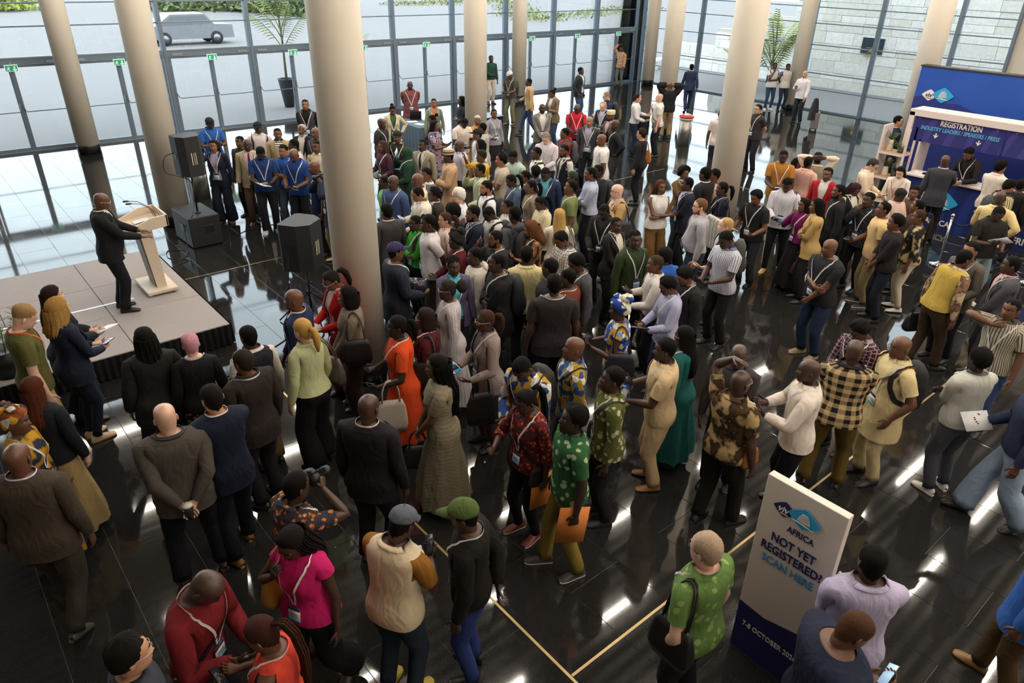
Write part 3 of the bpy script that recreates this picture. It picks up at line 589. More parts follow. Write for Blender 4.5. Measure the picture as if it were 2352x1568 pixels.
tag(ct.build('draped_coat', mat('black_coat', (24, 25, 28), .8), None, (24.35, 12.75, 0), .5), 'black coat draped over the suitcase handle', 'coat')
# bamboo plant at the stage edge
def bamboo(loc, label, h, n, seed):
    gg = np.random.default_rng(seed); b = empty('bamboo_plant', loc); tag(b, label, 'plant', 'bamboo plants by the stage')
    MB().lathe([(.16, 0), (.2, .35), (.17, .35), (0, .3)], n=18).build('planter', M_BLACK, b)
    for k in range(n):
        a = gg.random()*2*PI; r = .1; x, y = r*math.cos(a), r*math.sin(a); tx, ty = x*3+.1*gg.normal(), y*3+.1*gg.normal(); hh = h*(.7+.3*gg.random())
        s = MB().tube([(x, y, .28), ((x+tx)/2, (y+ty)/2, .28+hh*.5), (tx, ty, .28+hh)], [.008, .006, .003], 5).build('cane', M_PALM, b)
        for j in range(13):
            t = .25+.75*j/12; p = np.array([x+(tx-x)*t, y+(ty-y)*t, .28+hh*t]); m = MB()
            for q in range(4):
                q_ = gg.random()*2*PI; d = np.array([math.cos(q_), math.sin(q_), -.1+.5*gg.random()]); L = .09+.08*gg.random(); w = np.array([-d[1], d[0], 0])*.011; m.add([p, p+d*L*.4+w, p+d*L, p+d*L*.4-w], [(0, 1, 2, 3)])
            m.build('leaf_spray', M_DLEAF, s)
bamboo((.05, 11.1, SZ), 'bamboo plant in a pot on the stage at the left edge', 1.35, 7, 3); bamboo((.18, 9.85, SZ), 'low bamboo plant on the stage behind the man in the olive shirt', .7, 5, 4)

# lettering becomes plain mesh
bpy.context.view_layer.update(); _dg = bpy.context.evaluated_depsgraph_get()
for o in [o for o in bpy.data.objects if o.type == 'FONT']:
    me = bpy.data.meshes.new_from_object(o.evaluated_get(_dg)); n = link(o.name.split('.')[0], me, o.parent, o.location); n.rotation_euler = o.rotation_euler; n.scale = o.scale
    bpy.data.objects.remove(o)
# ================================================================ people: one parametric figure, posed and dressed per person
NK = 32
_p0 = 2*PI*np.arange(NK)/NK
PHI = _p0-0.20*np.sin(2*_p0)
TZ = np.array([0.00, .30, .60, .80, .86, .91, .96, 1.01, 1.06, 1.11, 1.17, 1.23, 1.29, 1.34, 1.385, 1.425, 1.455, 1.478, 1.498])
TA = {'m': np.array([.17, .17, .172, .176, .172, .176, .173, .166, .159, .157, .161, .169, .179, .187, .191, .187, .168, .130, .082]),
      'f': np.array([.17, .17, .175, .186, .180, .184, .180, .166, .150, .142, .145, .152, .160, .166, .170, .166, .148, .116, .072])}
TB = {'m': np.array([.13, .13, .128, .126, .114, .122, .121, .116, .110, .108, .110, .115, .120, .121, .117, .107, .095, .082, .070]),
      'f': np.array([.13, .13, .130, .130, .118, .128, .128, .116, .104, .100, .103, .110, .116, .116, .110, .100, .088, .075, .063])}
TC = np.array([0, 0, 0, -.010, -.012, -.014, -.012, -.006, 0, .002, .004, .004, .004, .002, -.002, -.008, -.012, -.014, -.008])
ROWS = list(range(4+0, 19))     # torso rows from the leg split up to the neck
HV = np.array([-.05, .0, .035, .07, .11, .15, .185, .21, .235, .27, .30, .325, .355, .40, .45, .49, .52, .55, .585, .63, .69, .76, .83, .89, .94, .975])
_hv = [-.05, .0, .04, .10, .17, .22, .30, .38, .46, .52, .58, .66, .74, .82, .89, .94, .975]
_ha = [.057, .050, .054, .060, .064, .067, .071, .073, .075, .0755, .076, .0765, .0755, .070, .059, .045, .027]
_hf = [.050, .080, .090, .090, .089, .090, .090, .090, .090, .087, .092, .092, .088, .078, .062, .046, .026]
_hb = [-.062, -.064, -.066, -.070, -.076, -.082, -.088, -.094, -.098, -.100, -.102, -.103, -.102, -.095, -.080, -.061, -.037]
HZ0, HH = 1.506, .234
def ss(x): x = np.clip(x, 0, 1); return x*x*(3-2*x)
def nrm(v): v = np.asarray(v, float); return v/(np.linalg.norm(v)+1e-9)
def rotm(ax, an):
    ax = nrm(ax); K = np.array([[0, -ax[2], ax[1]], [ax[2], 0, -ax[0]], [-ax[1], ax[0], 0]]); return np.eye(3)+math.sin(an)*K+(1-math.cos(an))*(K@K)
class NB:
    def __init__(s): s.V = []; s.n = 0; s.F = []; s.M = []; s.UV = []; s.useuv = False
    def verts(s, P): P = np.asarray(P, float).reshape(-1, 3); i = s.n; s.V.append(P); s.n += len(P); return np.arange(i, i+len(P))
    def quads(s, Q, mi=0, uv=None):
        Q = np.asarray(Q).reshape(-1, 4); s.F.append(Q); s.M.append(np.full(len(Q), mi) if np.isscalar(mi) else np.asarray(mi))
        s.UV.append(np.zeros((len(Q), 4, 2)) if uv is None else uv.reshape(-1, 4, 2))
        if uv is not None: s.useuv = True
    def strip(s, I, closed=True, flip=False, mi=0, uv=None, mask=None):
        # I: (R,K) indices; outward when rows go up and columns run front-right-back-left
        A, B = I[:-1], I[1:]
        if closed: A2, B2 = np.roll(A, -1, 1), np.roll(B, -1, 1)
        else: A, A2, B, B2 = A[:, :-1], A[:, 1:], B[:, :-1], B[:, 1:]
        Q = np.stack([A, B, B2, A2], -1) if not flip else np.stack([A, A2, B2, B], -1)
        u = None
        if uv is not None:
            U, W = uv      # (R,K+1) each
            a, a2, b, b2 = [np.stack([U[i], W[i]], -1) for i in (slice(None, -1), slice(None, -1), slice(1, None), slice(1, None))]
            a, a2, b, b2 = a[:, :-1], a2[:, 1:], b[:, :-1], b2[:, 1:]
            u = np.stack([a, b, b2, a2], -2) if not flip else np.stack([a, a2, b2, b], -2)
        m = np.broadcast_to(mi, Q.shape[:2])
        if mask is not None: Q = Q[mask]; m = m[mask]; u = u[mask] if u is not None else None
        s.quads(Q.reshape(-1, 4), m.reshape(-1), None if u is None else u)
    def fan(s, ring, c, flip=False, mi=0):
        ci = s.verts([c])[0]; r2 = np.roll(ring, -1); Q = np.stack([ring, r2, np.full(len(ring), ci), np.full(len(ring), ci)], -1)
        if flip: Q = Q[:, [1, 0, 2, 3]]
        s.quads(Q, mi)
    def tube(s, C, R, n=6, mi=0, up=(0, 0, 1)):
        C = np.asarray(C, float); R = np.broadcast_to(R, (len(C),)); T = np.gradient(C, axis=0); T /= np.linalg.norm(T, axis=1)[:, None]+1e-9
        u = np.array(up, float)
        if abs(u@T[0]) > .9: u = np.array([1.0, 0, 0])
        a = 2*PI*np.arange(n)/n; P = []
        for c, t, r in zip(C, T, R):
            u = nrm(u-t*(u@t)); w = np.cross(t, u); P.append(c+r*(np.cos(a)[:, None]*u+np.sin(a)[:, None]*w))
        I = s.verts(np.array(P)).reshape(len(C), n); s.strip(I, True, True, mi); s.fan(I[-1], C[-1]+T[-1]*R[-1]*.5, False, mi); s.fan(I[0], C[0]-T[0]*R[0]*.3, True, mi)
    def ellipsoid(s, c, r, n=8, m=6, mi=0, Rm=None, noise=0, seed=0):
        th = np.linspace(.02, PI-.02, m+1); a = 2*PI*np.arange(n)/n
        P = np.stack([np.outer(np.sin(th), np.cos(a)), np.outer(np.sin(th), np.sin(a)), np.outer(np.cos(th), np.ones(n))], -1)
        if noise: P = P*(1+noise*np.sin(P[..., :1]*9+seed)*np.cos(P[..., 1:2]*8+2*seed)+noise*.7*np.sin(P[..., 2:]*11+seed*3))
        P = P*np.asarray(r)
        if Rm is not None: P = P@np.asarray(Rm).T
        I = s.verts(P+np.asarray(c)).reshape(m+1, n); s.strip(I, True, True, mi)
    def box(s, c, ax, hs, mi=0):
        c = np.asarray(c); ax = np.asarray(ax); P = [c+ax.T@(np.array([x, y, z])*hs) for x in (-1, 1) for y in (-1, 1) for z in (-1, 1)]
        i = s.verts(P); s.quads([[i[0], i[1], i[3], i[2]], [i[4], i[6], i[7], i[5]], [i[0], i[4], i[5], i[1]], [i[2], i[3], i[7], i[6]], [i[0], i[2], i[6], i[4]], [i[1], i[5], i[7], i[3]]], mi)
    def ribbon(s, C, Wd, w, mi=0):
        C = np.asarray(C); Wd = np.asarray(Wd); I = np.stack([s.verts(C-Wd*w/2), s.verts(C+Wd*w/2)], 1); s.strip(I, False, False, mi)
    def mesh(s, name, mats, sc=1.0):
        V = np.concatenate(s.V)*sc; F = np.concatenate(s.F); M = np.concatenate(s.M); UV = np.concatenate(s.UV)
        tri = F[:, 2] == F[:, 3]
        me = bpy.data.meshes.new(name); me.vertices.add(len(V)); me.vertices.foreach_set('co', V.astype(np.float32).ravel())
        cnt = np.where(tri, 3, 4); st = np.concatenate([[0], np.cumsum(cnt)[:-1]]); keep = np.ones(F.shape, bool); keep[tri, 3] = False
        li = F[keep]; me.loops.add(len(li)); me.loops.foreach_set('vertex_index', li.astype(np.int32)); me.polygons.add(len(F))
        me.polygons.foreach_set('loop_start', st.astype(np.int32)); me.polygons.foreach_set('loop_total', cnt.astype(np.int32)); me.polygons.foreach_set('material_index', M.astype(np.int32)); me.polygons.foreach_set('use_smooth', np.ones(len(F), bool))
        if s.useuv:
            l = me.uv_layers.new(name='UVMap'); l.data.foreach_set('uv', UV[keep].astype(np.float32).ravel())
        for mt in mats: me.materials.append(mt)
        me.update(); me.validate(); return me
# ---- poses: wrist target, elbow pole, fingers direction (None = along the forearm), palm normal, curl
POSE = {
 'down': ((.275, .04, .80), (.35, -1, 0), (0, .12, -1), (-1, 0, 0), .35),
 'pocket': ((.235, .06, .93), (.8, -1, 0), (-.1, .3, -1), (-1, 0, 0), .2),
 'front': ((.055, .215, .93), (1, -.5, -.2), (-.55, .2, -.7), (-.3, -1, 0), .6),
 'back': ((.055, -.20, .94), (1, -.5, .2), (-.6, -.1, -.6), (0, -1, -.2), .6),
 'phone': ((.095, .29, 1.17), (.7, -.3, -1), (-.35, .55, .45), (-.3, -.6, .8), .7),
 'phonelow': ((.09, .30, 1.06), (.7, -.4, -1), (-.3, .75, .1), (-.2, -.3, 1), .7),
 'cross': ((-.105, .205, 1.165), (.9, .1, -1), (-1, -.05, .12), (0, -1, -.2), .3),
 'crossu': ((-.10, .175, 1.12), (.9, .1, -1), (-1, -.1, .05), (0, -1, 0), .5),
 'up': ((.13, .34, 1.56), (.8, .2, -1), (-.15, .1, 1), (0, 1, .1), .8),
 'face': ((.10, .24, 1.50), (.9, .2, -1), (-.4, .15, 1), (-.4, -1, 0), .8),
 'chin': ((.055, .185, 1.43), (.6, .2, -1), (-.35, .05, 1), (-.3, -1, .1), .9),
 'hip': ((.225, -.03, 1.00), (1, -.7, .1), (-.6, .45, -.5), (-1, 0, .3), .4),
 'strap': ((.125, .15, 1.33), (.8, .1, -1), (-.25, .15, 1), (-.3, -1, 0), 1.1),
 'head': ((.13, .05, 1.80), (1, .5, .6), (-.9, .1, -.2), (0, -.2, -1), .3),
 'nape': ((.11, -.10, 1.66), (1, .3, .3), (-1, -.3, .1), (0, 1, 0), .3),
 'carry': ((.20, .27, 1.04), (.6, -1, -.6), (-.5, .8, .1), (-.6, -.1, .7), .6),
 'bag': ((.285, .02, .83), (.3, -1, 0), (0, .1, -1), (-1, 0, 0), 1.2),
 'desk': ((.15, .36, 1.10), (.8, -.6, -.6), (-.25, 1, -.05), (-.2, 0, -1), .35),
 'reach': ((.16, .47, 1.12), (.9, -.3, -.3), (-.3, 1, -.1), (0, 0, -1), .3),
 'talk': ((.12, .32, 1.14), (.9, -.4, -.7), (-.35, .8, .35), (-.8, .1, .7), .25),
 'cam': ((.075, .20, 1.55), (.9, .1, -1), (-.35, .5, .8), (-.8, 0, .5), 1.0),
 'mouth': ((.045, .19, 1.45), (1, .3, .2), (-.7, -.1, .5), (-.2, -1, 0), 1.0),
 'fwd': ((.27, .20, .85), (.3, -1, 0), (0, .4, -1), (-1, 0, 0), .4),
 'aft': ((.28, -.20, .84), (.3, -1, 0), (0, -.3, -1), (-1, 0, 0), .4),
}
SKIN = [(216, 172, 150), (196, 146, 116), (146, 100, 74), (104, 70, 52), (74, 52, 42), (56, 41, 35)]
def skin_mat(i):
    k = ('skin', i)
    if k not in MATS:
        mt, nt, b = nodemat('skin'); c = lin(SKIN[i]); no = N_(nt, 'ShaderNodeTexNoise', Scale=14.0, Detail=4.0); tc = N_(nt, 'ShaderNodeTexCoord'); nt.links.new(tc.outputs['Object'], no.inputs['Vector'])
        r = ramp(nt, no.outputs['Fac'], [(.3, tuple(v*.88 for v in c[:3])+(1,)), (.7, tuple(v*1.1 for v in c[:3])+(1,))]); nt.links.new(r.outputs[0], b.inputs['Base Color'])
        b.inputs['Roughness'].default_value = .42; b.inputs['Subsurface Weight'].default_value = 0.0; b.inputs['Specular IOR Level'].default_value = .45
        MATS[k] = mt
    return MATS[k]
def lip_mat(i):
    c = SKIN[i]; return mat('lips', (int(c[0]*.85), int(c[1]*.68), int(c[2]*.70)), .4)
M_EYEW = mat('eye_white', (205, 198, 190), .25); M_IRIS = mat('eye_iris', (28, 20, 16), .15)
def hair_mat(c): return mat('hair', c, .8, bump=.6, scale=160, vary=.35, spec=.12)
def cloth(c, pat=None, c2=None, c3=None):
    """fabric: plain weave with soft wrinkles, or a printed / woven pattern"""
    k = ('cloth', c, pat, c2, c3)
    if k in MATS: return MATS[k]
    mt, nt, b = nodemat('fabric_'+(pat or 'plain')); L = nt.links.new
    tc = N_(nt, 'ShaderNodeTexCoord'); no = N_(nt, 'ShaderNodeTexNoise', Scale=8.0, Detail=2.2, Distortion=1.3); L(tc.outputs['Object'], no.inputs['Vector'])
    mp = N_(nt, 'ShaderNodeMapping'); mp.inputs['Scale'].default_value = (1, 1, .5); L(tc.outputs['Object'], mp.inputs[0]); L(mp.outputs[0], no.inputs['Vector'])
    bp = N_(nt, 'ShaderNodeBump', Strength=.40, Distance=.05); L(no.outputs['Fac'], bp.inputs['Height']); L(bp.outputs[0], b.inputs['Normal'])
    b.inputs['Roughness'].default_value = .88; b.inputs['Specular IOR Level'].default_value = .25
    a = lin(c); d = lin(c2 or c); e = lin(c3 or c2 or c); src = None
    if pat in ('vstripe', 'plaid', 'hstripe', 'grid'):
        uv = N_(nt, 'ShaderNodeUVMap'); sx = N_(nt, 'ShaderNodeSeparateXYZ'); L(uv.outputs[0], sx.inputs[0])
        def wave(o, f, th):
            m1 = N_(nt, 'ShaderNodeMath', operation='MULTIPLY'); m1.inputs[1].default_value = f; L(o, m1.inputs[0]); m2 = N_(nt, 'ShaderNodeMath', operation='FRACT'); L(m1.outputs[0], m2.inputs[0])
            m3 = N_(nt, 'ShaderNodeMath', operation='LESS_THAN'); m3.inputs[1].default_value = th; L(m2.outputs[0], m3.inputs[0]); return m3.outputs[0]
        if pat == 'vstripe': fac = wave(sx.outputs[0], 42, .35)
        elif pat == 'hstripe': fac = wave(sx.outputs[1], 24, .4)
        else:
            f, t = (11, .5) if pat == 'plaid' else (26, .18)
            A, B = wave(sx.outputs[0], f, t), wave(sx.outputs[1], f, t); ad = N_(nt, 'ShaderNodeMath', operation='ADD'); L(A, ad.inputs[0]); L(B, ad.inputs[1]); hv = N_(nt, 'ShaderNodeMath', operation='MULTIPLY'); hv.inputs[1].default_value = .5 if pat == 'plaid' else 1.0; L(ad.outputs[0], hv.inputs[0]); fac = hv.outputs[0]
        mid = tuple((x*.5+y*.5)*.9 for x, y in zip(a[:3], d[:3]))+(1,)
        src = ramp(nt, fac, [(0, a), (.5, mid if pat == 'plaid' else a), (1, d)]).outputs[0]
    elif pat in ('floral', 'kente', 'speck', 'leaf', 'camo', 'rings'):
        sc = {'floral': 22, 'kente': 15, 'speck': 60, 'leaf': 14, 'camo': 9, 'rings': 12}[pat]
        vo = N_(nt, 'ShaderNodeTexVoronoi', Scale=float(sc)); n2 = N_(nt, 'ShaderNodeTexNoise', Scale=float(sc)*.8, Detail=2.0); 
        mx = N_(nt, 'ShaderNodeMixRGB'); mx.inputs[0].default_value = .06; L(tc.outputs['Object'], mx.inputs[1]); L(n2.outputs['Color'], mx.inputs[2]); L(tc.outputs['Object'], n2.inputs['Vector']); L(mx.outputs[0], vo.inputs['Vector'])
        if pat == 'floral': src = ramp(nt, vo.outputs['Distance'], [(.0, e), (.16, e), (.20, d), (.36, d), (.40, a)]).outputs[0]
        elif pat == 'leaf': src = ramp(nt, vo.outputs['Distance'], [(.0, d), (.30, d), (.36, a)]).outputs[0]
        elif pat == 'speck': src = ramp(nt, vo.outputs['Distance'], [(.0, d), (.14, d), (.2, a)]).outputs[0]
        elif pat == 'rings': src = ramp(nt, vo.outputs['Distance'], [(.0, e), (.16, a), (.22, e), (.30, d), (.36, a), (.43, d), (.55, a), (.62, d)], 'CONSTANT').outputs[0]
        elif pat == 'kente':
            s3 = N_(nt, 'ShaderNodeSeparateColor'); L(vo.outputs['Color'], s3.inputs[0]); src = ramp(nt, s3.outputs[0], [(0, a), (.38, d), (.66, e), (.82, lin((225, 222, 210)))], 'CONSTANT').outputs[0]
        else: src = ramp(nt, n2.outputs['Fac'], [(.40, a), (.47, d), (.56, e)]).outputs[0]
    lo = tuple(v*.90 for v in (a if src is None else (1, 1, 1))[:3])+(1,); hi = tuple(min(1, v*1.06) for v in (a if src is None else (.95, .95, .95))[:3])+(1,)
    r = ramp(nt, no.outputs['Fac'], [(.3, lo), (.7, hi)])
    if src is None: L(r.outputs[0], b.inputs['Base Color'])
    else:
        mm = N_(nt, 'ShaderNodeMixRGB', blend_type='MULTIPLY'); mm.inputs[0].default_value = 1.0; L(src, mm.inputs[1]); L(r.outputs[0], mm.inputs[2]); L(mm.outputs[0], b.inputs['Base Color'])
    MATS[k] = mt; return mt

class Fig:
    def __init__(s, sex='m', w=1.0, belly=0.0, lean=0.0, side=0.0, hyaw=0.0, hpitch=0.0, armR='down', armL='down', legs='stand', seed=0):
        s.sex, s.w, s.belly, s.lean, s.side, s.hyaw, s.hp = sex, w, belly, lean, side, hyaw, hpitch
        s.rng = np.random.default_rng(seed); s.seed = seed
        s.A = TA[sex]*w; s.Bd = TB[sex]*(.4+.6*w)
        s.arm = {1: s._arm(1, armR), -1: s._arm(-1, armL)}; s.leg = s._legs(legs)
        s.head = s._head()
    def lean_pt(s, P):
        P = np.array(P, float); k = ss((P[..., 2]-.90)/.45); out = P.copy()
        for an, (i, j), sg in ((s.lean, (1, 2), 1), (s.side, (0, 2), 1)):
            if an:
                t = an*k; u, z = out[..., i].copy(), out[..., 2]-.95; out[..., i] = u*np.cos(t)+z*np.sin(t)*sg; out[..., 2] = .95+z*np.cos(t)-u*np.sin(t)*sg
        return out
    def T(s, phi, z, off=0.0, lean=True):
        phi, z, off = np.broadcast_arrays(np.asarray(phi, float), np.asarray(z, float), np.asarray(off, float))
        a = np.interp(z, TZ, s.A)+off; b = np.interp(z, TZ, s.Bd)+off; c = np.interp(z, TZ, TC)
        sn, cs = np.sin(phi), np.cos(phi); p = .86
        x = a*np.sign(sn)*np.abs(sn)**p; y = c+b*np.sign(cs)*np.abs(cs)**p
        fr = np.clip(cs, 0, 1)
        y = y+fr**1.3*s.belly*np.exp(-((z-1.08)/.13)**2)
        if s.sex == 'f':
            y = y+.034*np.exp(-((z-1.275)/.06)**2)*np.exp(-((np.abs(phi if np.ndim(phi) == 0 else np.where(phi > PI, phi-2*PI, phi))-.48)/.42)**2)-.018*np.clip(-cs, 0, 1)*np.exp(-((z-.90)/.08)**2)
        P = np.stack([x, y, z], -1)
        return s.lean_pt(P) if lean else P
    def _arm(s, sd, pose):
        tgt, pole, fing, palm, curl = POSE[pose]
        k = s.w if s.sex == 'm' else .90*s.w
        J = s.lean_pt(np.array([sd*.186*k, -.006, 1.395]))
        Rl = rotm((1, 0, 0), -s.lean) if s.lean else np.eye(3)
        mir = np.array([sd, 1, 1]); g = lambda v: Rl@(np.array(v, float)*mir)
        t = np.array(tgt, float); t[1] += s.belly*.8 if t[1] > .1 and t[2] < 1.35 else 0; t[0] *= (1+.6*(s.w-1)) if abs(t[0]) > .15 else 1
        Wp = s.lean_pt(t*mir); L1, L2 = .285, .255
        d = Wp-J; D = np.linalg.norm(d)
        if D > L1+L2-.006: Wp = J+d/D*(L1+L2-.006); d = Wp-J; D = np.linalg.norm(d)
        e = d/D; c = np.clip((L1*L1+D*D-L2*L2)/(2*L1*D), -1, 1); pl = g(pole); pl = nrm(pl-e*(pl@e))
        E = J+e*L1*c+pl*L1*math.sqrt(max(0, 1-c*c))
        fd = nrm(g(fing)) if fing is not None else nrm(Wp-E)
        fd = nrm(fd*.75+nrm(Wp-E)*.35); pn = g(palm); pn = nrm(pn-fd*(pn@fd))
        return dict(J=J, E=E, W=Wp, f=fd, n=pn, curl=curl, sd=sd, grip=Wp+fd*.075+pn*.03, t=np.cross(fd, pn)*sd)
    def _legs(s, mode):
        out = {}
        off = {'stand': ((.11, .02), (.11, -.02)), 'wide': ((.17, .03), (.17, -.03)), 'walk': ((.09, .26), (.09, -.24)), 'walk2': ((.09, -.22), (.09, .24)), 'close': ((.075, .0), (.075, .015)), 'step': ((.11, .16), (.12, -.08))}[mode]
        for sd, (fx, fy) in ((1, off[0]), (-1, off[1])):
            hip = np.array([sd*.092*s.w, -.006, .84]); an = np.array([sd*fx, fy-.02, .085+(.05 if fy < -.15 else 0)]); L1, L2 = .375, .40
            d = an-hip; D = min(np.linalg.norm(d), L1+L2-.004); e = nrm(d); an = hip+e*D; c = np.clip((L1*L1+D*D-L2*L2)/(2*L1*D), -1, 1)
            pl = nrm(np.array([sd*.15, 1, 0])); pl = nrm(pl-e*(pl@e)); kn = hip+e*L1*c+pl*L1*math.sqrt(max(0, 1-c*c))
            out[sd] = (hip, kn, an, fy)
        return out
    def _head(s):
        v = HV[:, None]; ph = PHI[None]; a = np.interp(HV, _hv, _ha)[:, None]; f = np.interp(HV, _hv, _hf)[:, None]; b = -np.interp(HV, _hv, _hb)[:, None]
        sn, cs = np.sin(ph), np.cos(ph); pf = .9+.4*np.clip(1-v/.3, 0, 1)
        x = a*np.sign(sn)*np.abs(sn)**.92; y = np.where(cs > 0, f*np.abs(cs)**pf, -b*np.abs(cs)**.92)
        ax = np.abs(x); fm = (cs > 0)*1.0
        t = np.clip((.56-v)/.21, 0, 1); hn = np.where(v >= .345, .003+.021*t**1.25, .024*np.clip((v-.285)/.06, 0, 1)); hn = hn*(v < .58)*(v > .28); sg = .0085+.0085*t
        y = y+fm*(hn*np.exp(-(x/sg)**2)-.008*np.exp(-((ax-.031)/.014)**2-((v-.52)/.045)**2)+.004*np.exp(-((ax-.026)/.022)**2-((v-.59)/.03)**2)
              +.006*np.exp(-(x/.021)**2-((v-.238)/.02)**2)+.0065*np.exp(-(x/.018)**2-((v-.182)/.022)**2)-.002*np.exp(-(x/.02)**2-((v-.211)/.008)**2)+.005*np.exp(-(x/.02)**2-((v-.055)/.04)**2)+.003*np.exp(-((ax-.047)/.018)**2-((v-.38)/.07)**2))
        if s.sex == 'f': x = x*.965; y = y*.97
        z = HZ0+HH*v+0*ph
        P = np.stack([x, y+.010+.014*ss((v+.05)/.25), z], -1); s.hraw = P
        return s.hpose(P)
    def hpose(s, P, wt=None):
        P = np.array(P, float); z = P[..., 2]; w = ss((z-1.49)/.05) if wt is None else np.broadcast_to(wt, z.shape)
        piv = np.array([0, -.005, 1.525]); Q = P-piv
        yw, pt = s.hyaw*w, s.hp*w
        x, y, zz = Q[..., 0], Q[..., 1], Q[..., 2]
        y, zz = y*np.cos(pt)+zz*np.sin(pt), zz*np.cos(pt)-y*np.sin(pt)      # positive pitch looks down
        x, y = x*np.cos(yw)+y*np.sin(yw), y*np.cos(yw)-x*np.sin(yw)          # positive yaw turns to the right hand
        return s.lean_pt(np.stack([x, y, zz], -1)+piv)
    def top(s): return s.hpose(np.array([0, -.01, HZ0+HH]))
    # ---- tubes along limbs
    def arm_rings(s, sd, radii, upto=99, jit=0):
        A = s.arm[sd]; J, E, Wp = A['J'], A['E'], A['W']; d1, d2 = nrm(E-J), nrm(Wp-E)
        X = nrm(s.lean_pt(np.array([sd*.3, -.006, 1.395]))-s.lean_pt(np.array([0, -.006, 1.395])))
        cs = [(J, nrm(X*.75+d1))]+[(J+(E-J)*q, d1) for q in (.18, .42, .66, .88)]+[(E, nrm(d1+d2))]+[(E+(Wp-E)*q, d2) for q in (.13, .36, .62, .84, 1.0)]
        T0, U, Wv = X, nrm(s.lean_pt(np.array([0, .1, 1.395]))-s.lean_pt(np.array([0, 0, 1.395]))), None
        U = nrm(U-T0*(U@T0)); Wv = np.cross(T0, U)*sd
        al = -PI/4-2*PI*np.arange(16)/16; out = []
        for i, (c, t) in enumerate(cs[:upto]):
            # parallel transport U,W from T0 to t
            v = np.cross(T0, t); sn = np.linalg.norm(v)
            if sn > 1e-6: R = rotm(v, math.atan2(sn, T0@t)); U, Wv = R@U, R@Wv
            T0 = t; r = radii[i]*(1+jit*s.rng.normal())
            out.append(c+r*(np.cos(al)[:, None]*U+np.sin(al)[:, None]*Wv))
        s._aU, s._aW = U, Wv
        return np.array(out)
    def loop_idx(s, I, sd, r0, r1):
        ks = (6, 7, 8, 9, 10) if sd > 0 else (26, 25, 24, 23, 22); rows = list(range(r0, r1+1))
        L = [I[r0, k] for k in ks]+[I[r, ks[-1]] for r in rows[1:]]+[I[r1, k] for k in ks[-2::-1]]+[I[r, ks[0]] for r in rows[-2:0:-1]]
        return np.array(L)
    def leg_rings(s, sd, radii, upto=99, jit=0):
        hip, kn, an, fy = s.leg[sd]; d1, d2 = nrm(kn-hip), nrm(an-kn)
        cs = [(hip+(kn-hip)*q, d1) for q in (.16, .42, .72)]+[(kn, nrm(d1+d2))]+[(kn+(an-kn)*q, d2) for q in (.14, .36, .62, .84, .97)]
        al = np.concatenate([np.linspace(0, PI, 17), PI+np.array([.25, .5, .75])*PI]); T0 = np.array([0, 0, -1.0]); U = np.array([0, 1.0, 0]); Wv = np.array([sd*1.0, 0, 0]); out = []
        for i, (c, t) in enumerate(cs[:upto]):
            v = np.cross(T0, t); sn = np.linalg.norm(v)
            if sn > 1e-6: R = rotm(v, math.atan2(sn, T0@t)); U, Wv = R@U, R@Wv
            T0 = t; r = radii[i]*(1+jit*s.rng.normal())
            out.append(c+r*(np.cos(al)[:, None]*U+np.sin(al)[:, None]*Wv))
        return np.array(out)
    SK_ARM = [.060, .055, .050, .046, .043, .0435, .0435, .041, .035, .029, .0265]
    SK_LEG = [.086, .080, .070, .058, .055, .056, .050, .042, .038]
    def body(s, nb):
        fk = .86 if s.sex == 'f' else 1.0
        zs = TZ[4:]; P = s.T(PHI[None], zs[:, None])
        It = nb.verts(P).reshape(len(zs), NK); r0, r1 = 8, 12
        mask = np.ones((len(zs)-1, NK), bool); mask[r0:r1, 6:10] = False; mask[r0:r1, 22:26] = False
        nb.strip(It, mask=mask)
        Ih = nb.verts(s.head).reshape(len(HV), NK)
        nb.strip(np.stack([It[-1], Ih[0]]))
        fx = np.abs(.5*(s.hraw[:-1, :, 0]+np.roll(s.hraw[:-1, :, 0], -1, 1))); fv = .5*(HV[:-1]+HV[1:])[:, None]; fr = (np.cos(PHI) > .6)[None]
        lip = (fx < .023)*(fv > .165)*(fv < .252)*fr
        nb.strip(Ih, mi=np.where(lip, 1, 0)); nb.fan(Ih[-1], s.top(), True)
        for sd in (1, -1):
            lp = s.loop_idx(It, sd, r0, r1); R = s.arm_rings(sd, np.array(s.SK_ARM)*fk*(.5+.5*s.w)); Ia = np.vstack([lp[None], nb.verts(R).reshape(len(R), 16)])
            nb.strip(Ia, True, sd < 0); s.hand(nb, sd, Ia[-1], s._aU, s._aW)
        cr = nb.verts([(0, -.055, .80), (0, -.005, .785), (0, .05, .80)])
        for sd in (1, -1):
            k = list(range(0, 17)) if sd > 0 else [0]+list(range(31, 15, -1))
            lp = np.concatenate([It[0, k], cr]); R = s.leg_rings(sd, np.array(s.SK_LEG)*s.w); Il = np.vstack([lp[None], nb.verts(R).reshape(len(R), 20)])
            nb.strip(Il, True, sd > 0); nb.fan(Il[-1], R[-1].mean(0)-np.array([0, 0, .05]), sd < 0)
        # eyes, ears
        for sd in (1, -1):
            c = s.hpose(np.array([sd*.0305, .0955 if s.sex == 'm' else .093, HZ0+HH*.522])); Rm = rotm((0, 0, 1), -s.hyaw)@rotm((1, 0, 0), -(s.hp+s.lean))
            nb.ellipsoid(c, (.0135, .0085, .0085), 8, 5, 2, Rm); nb.ellipsoid(c+Rm@np.array([0, .0062, 0]), (.0058, .0036, .0058), 6, 4, 3, Rm)
            e = s.hpose(np.array([sd*.077, .008, HZ0+HH*.46])); nb.ellipsoid(e, (.010, .019, .031), 8, 6, 0, Rm@rotm((0, 0, 1), sd*.45))
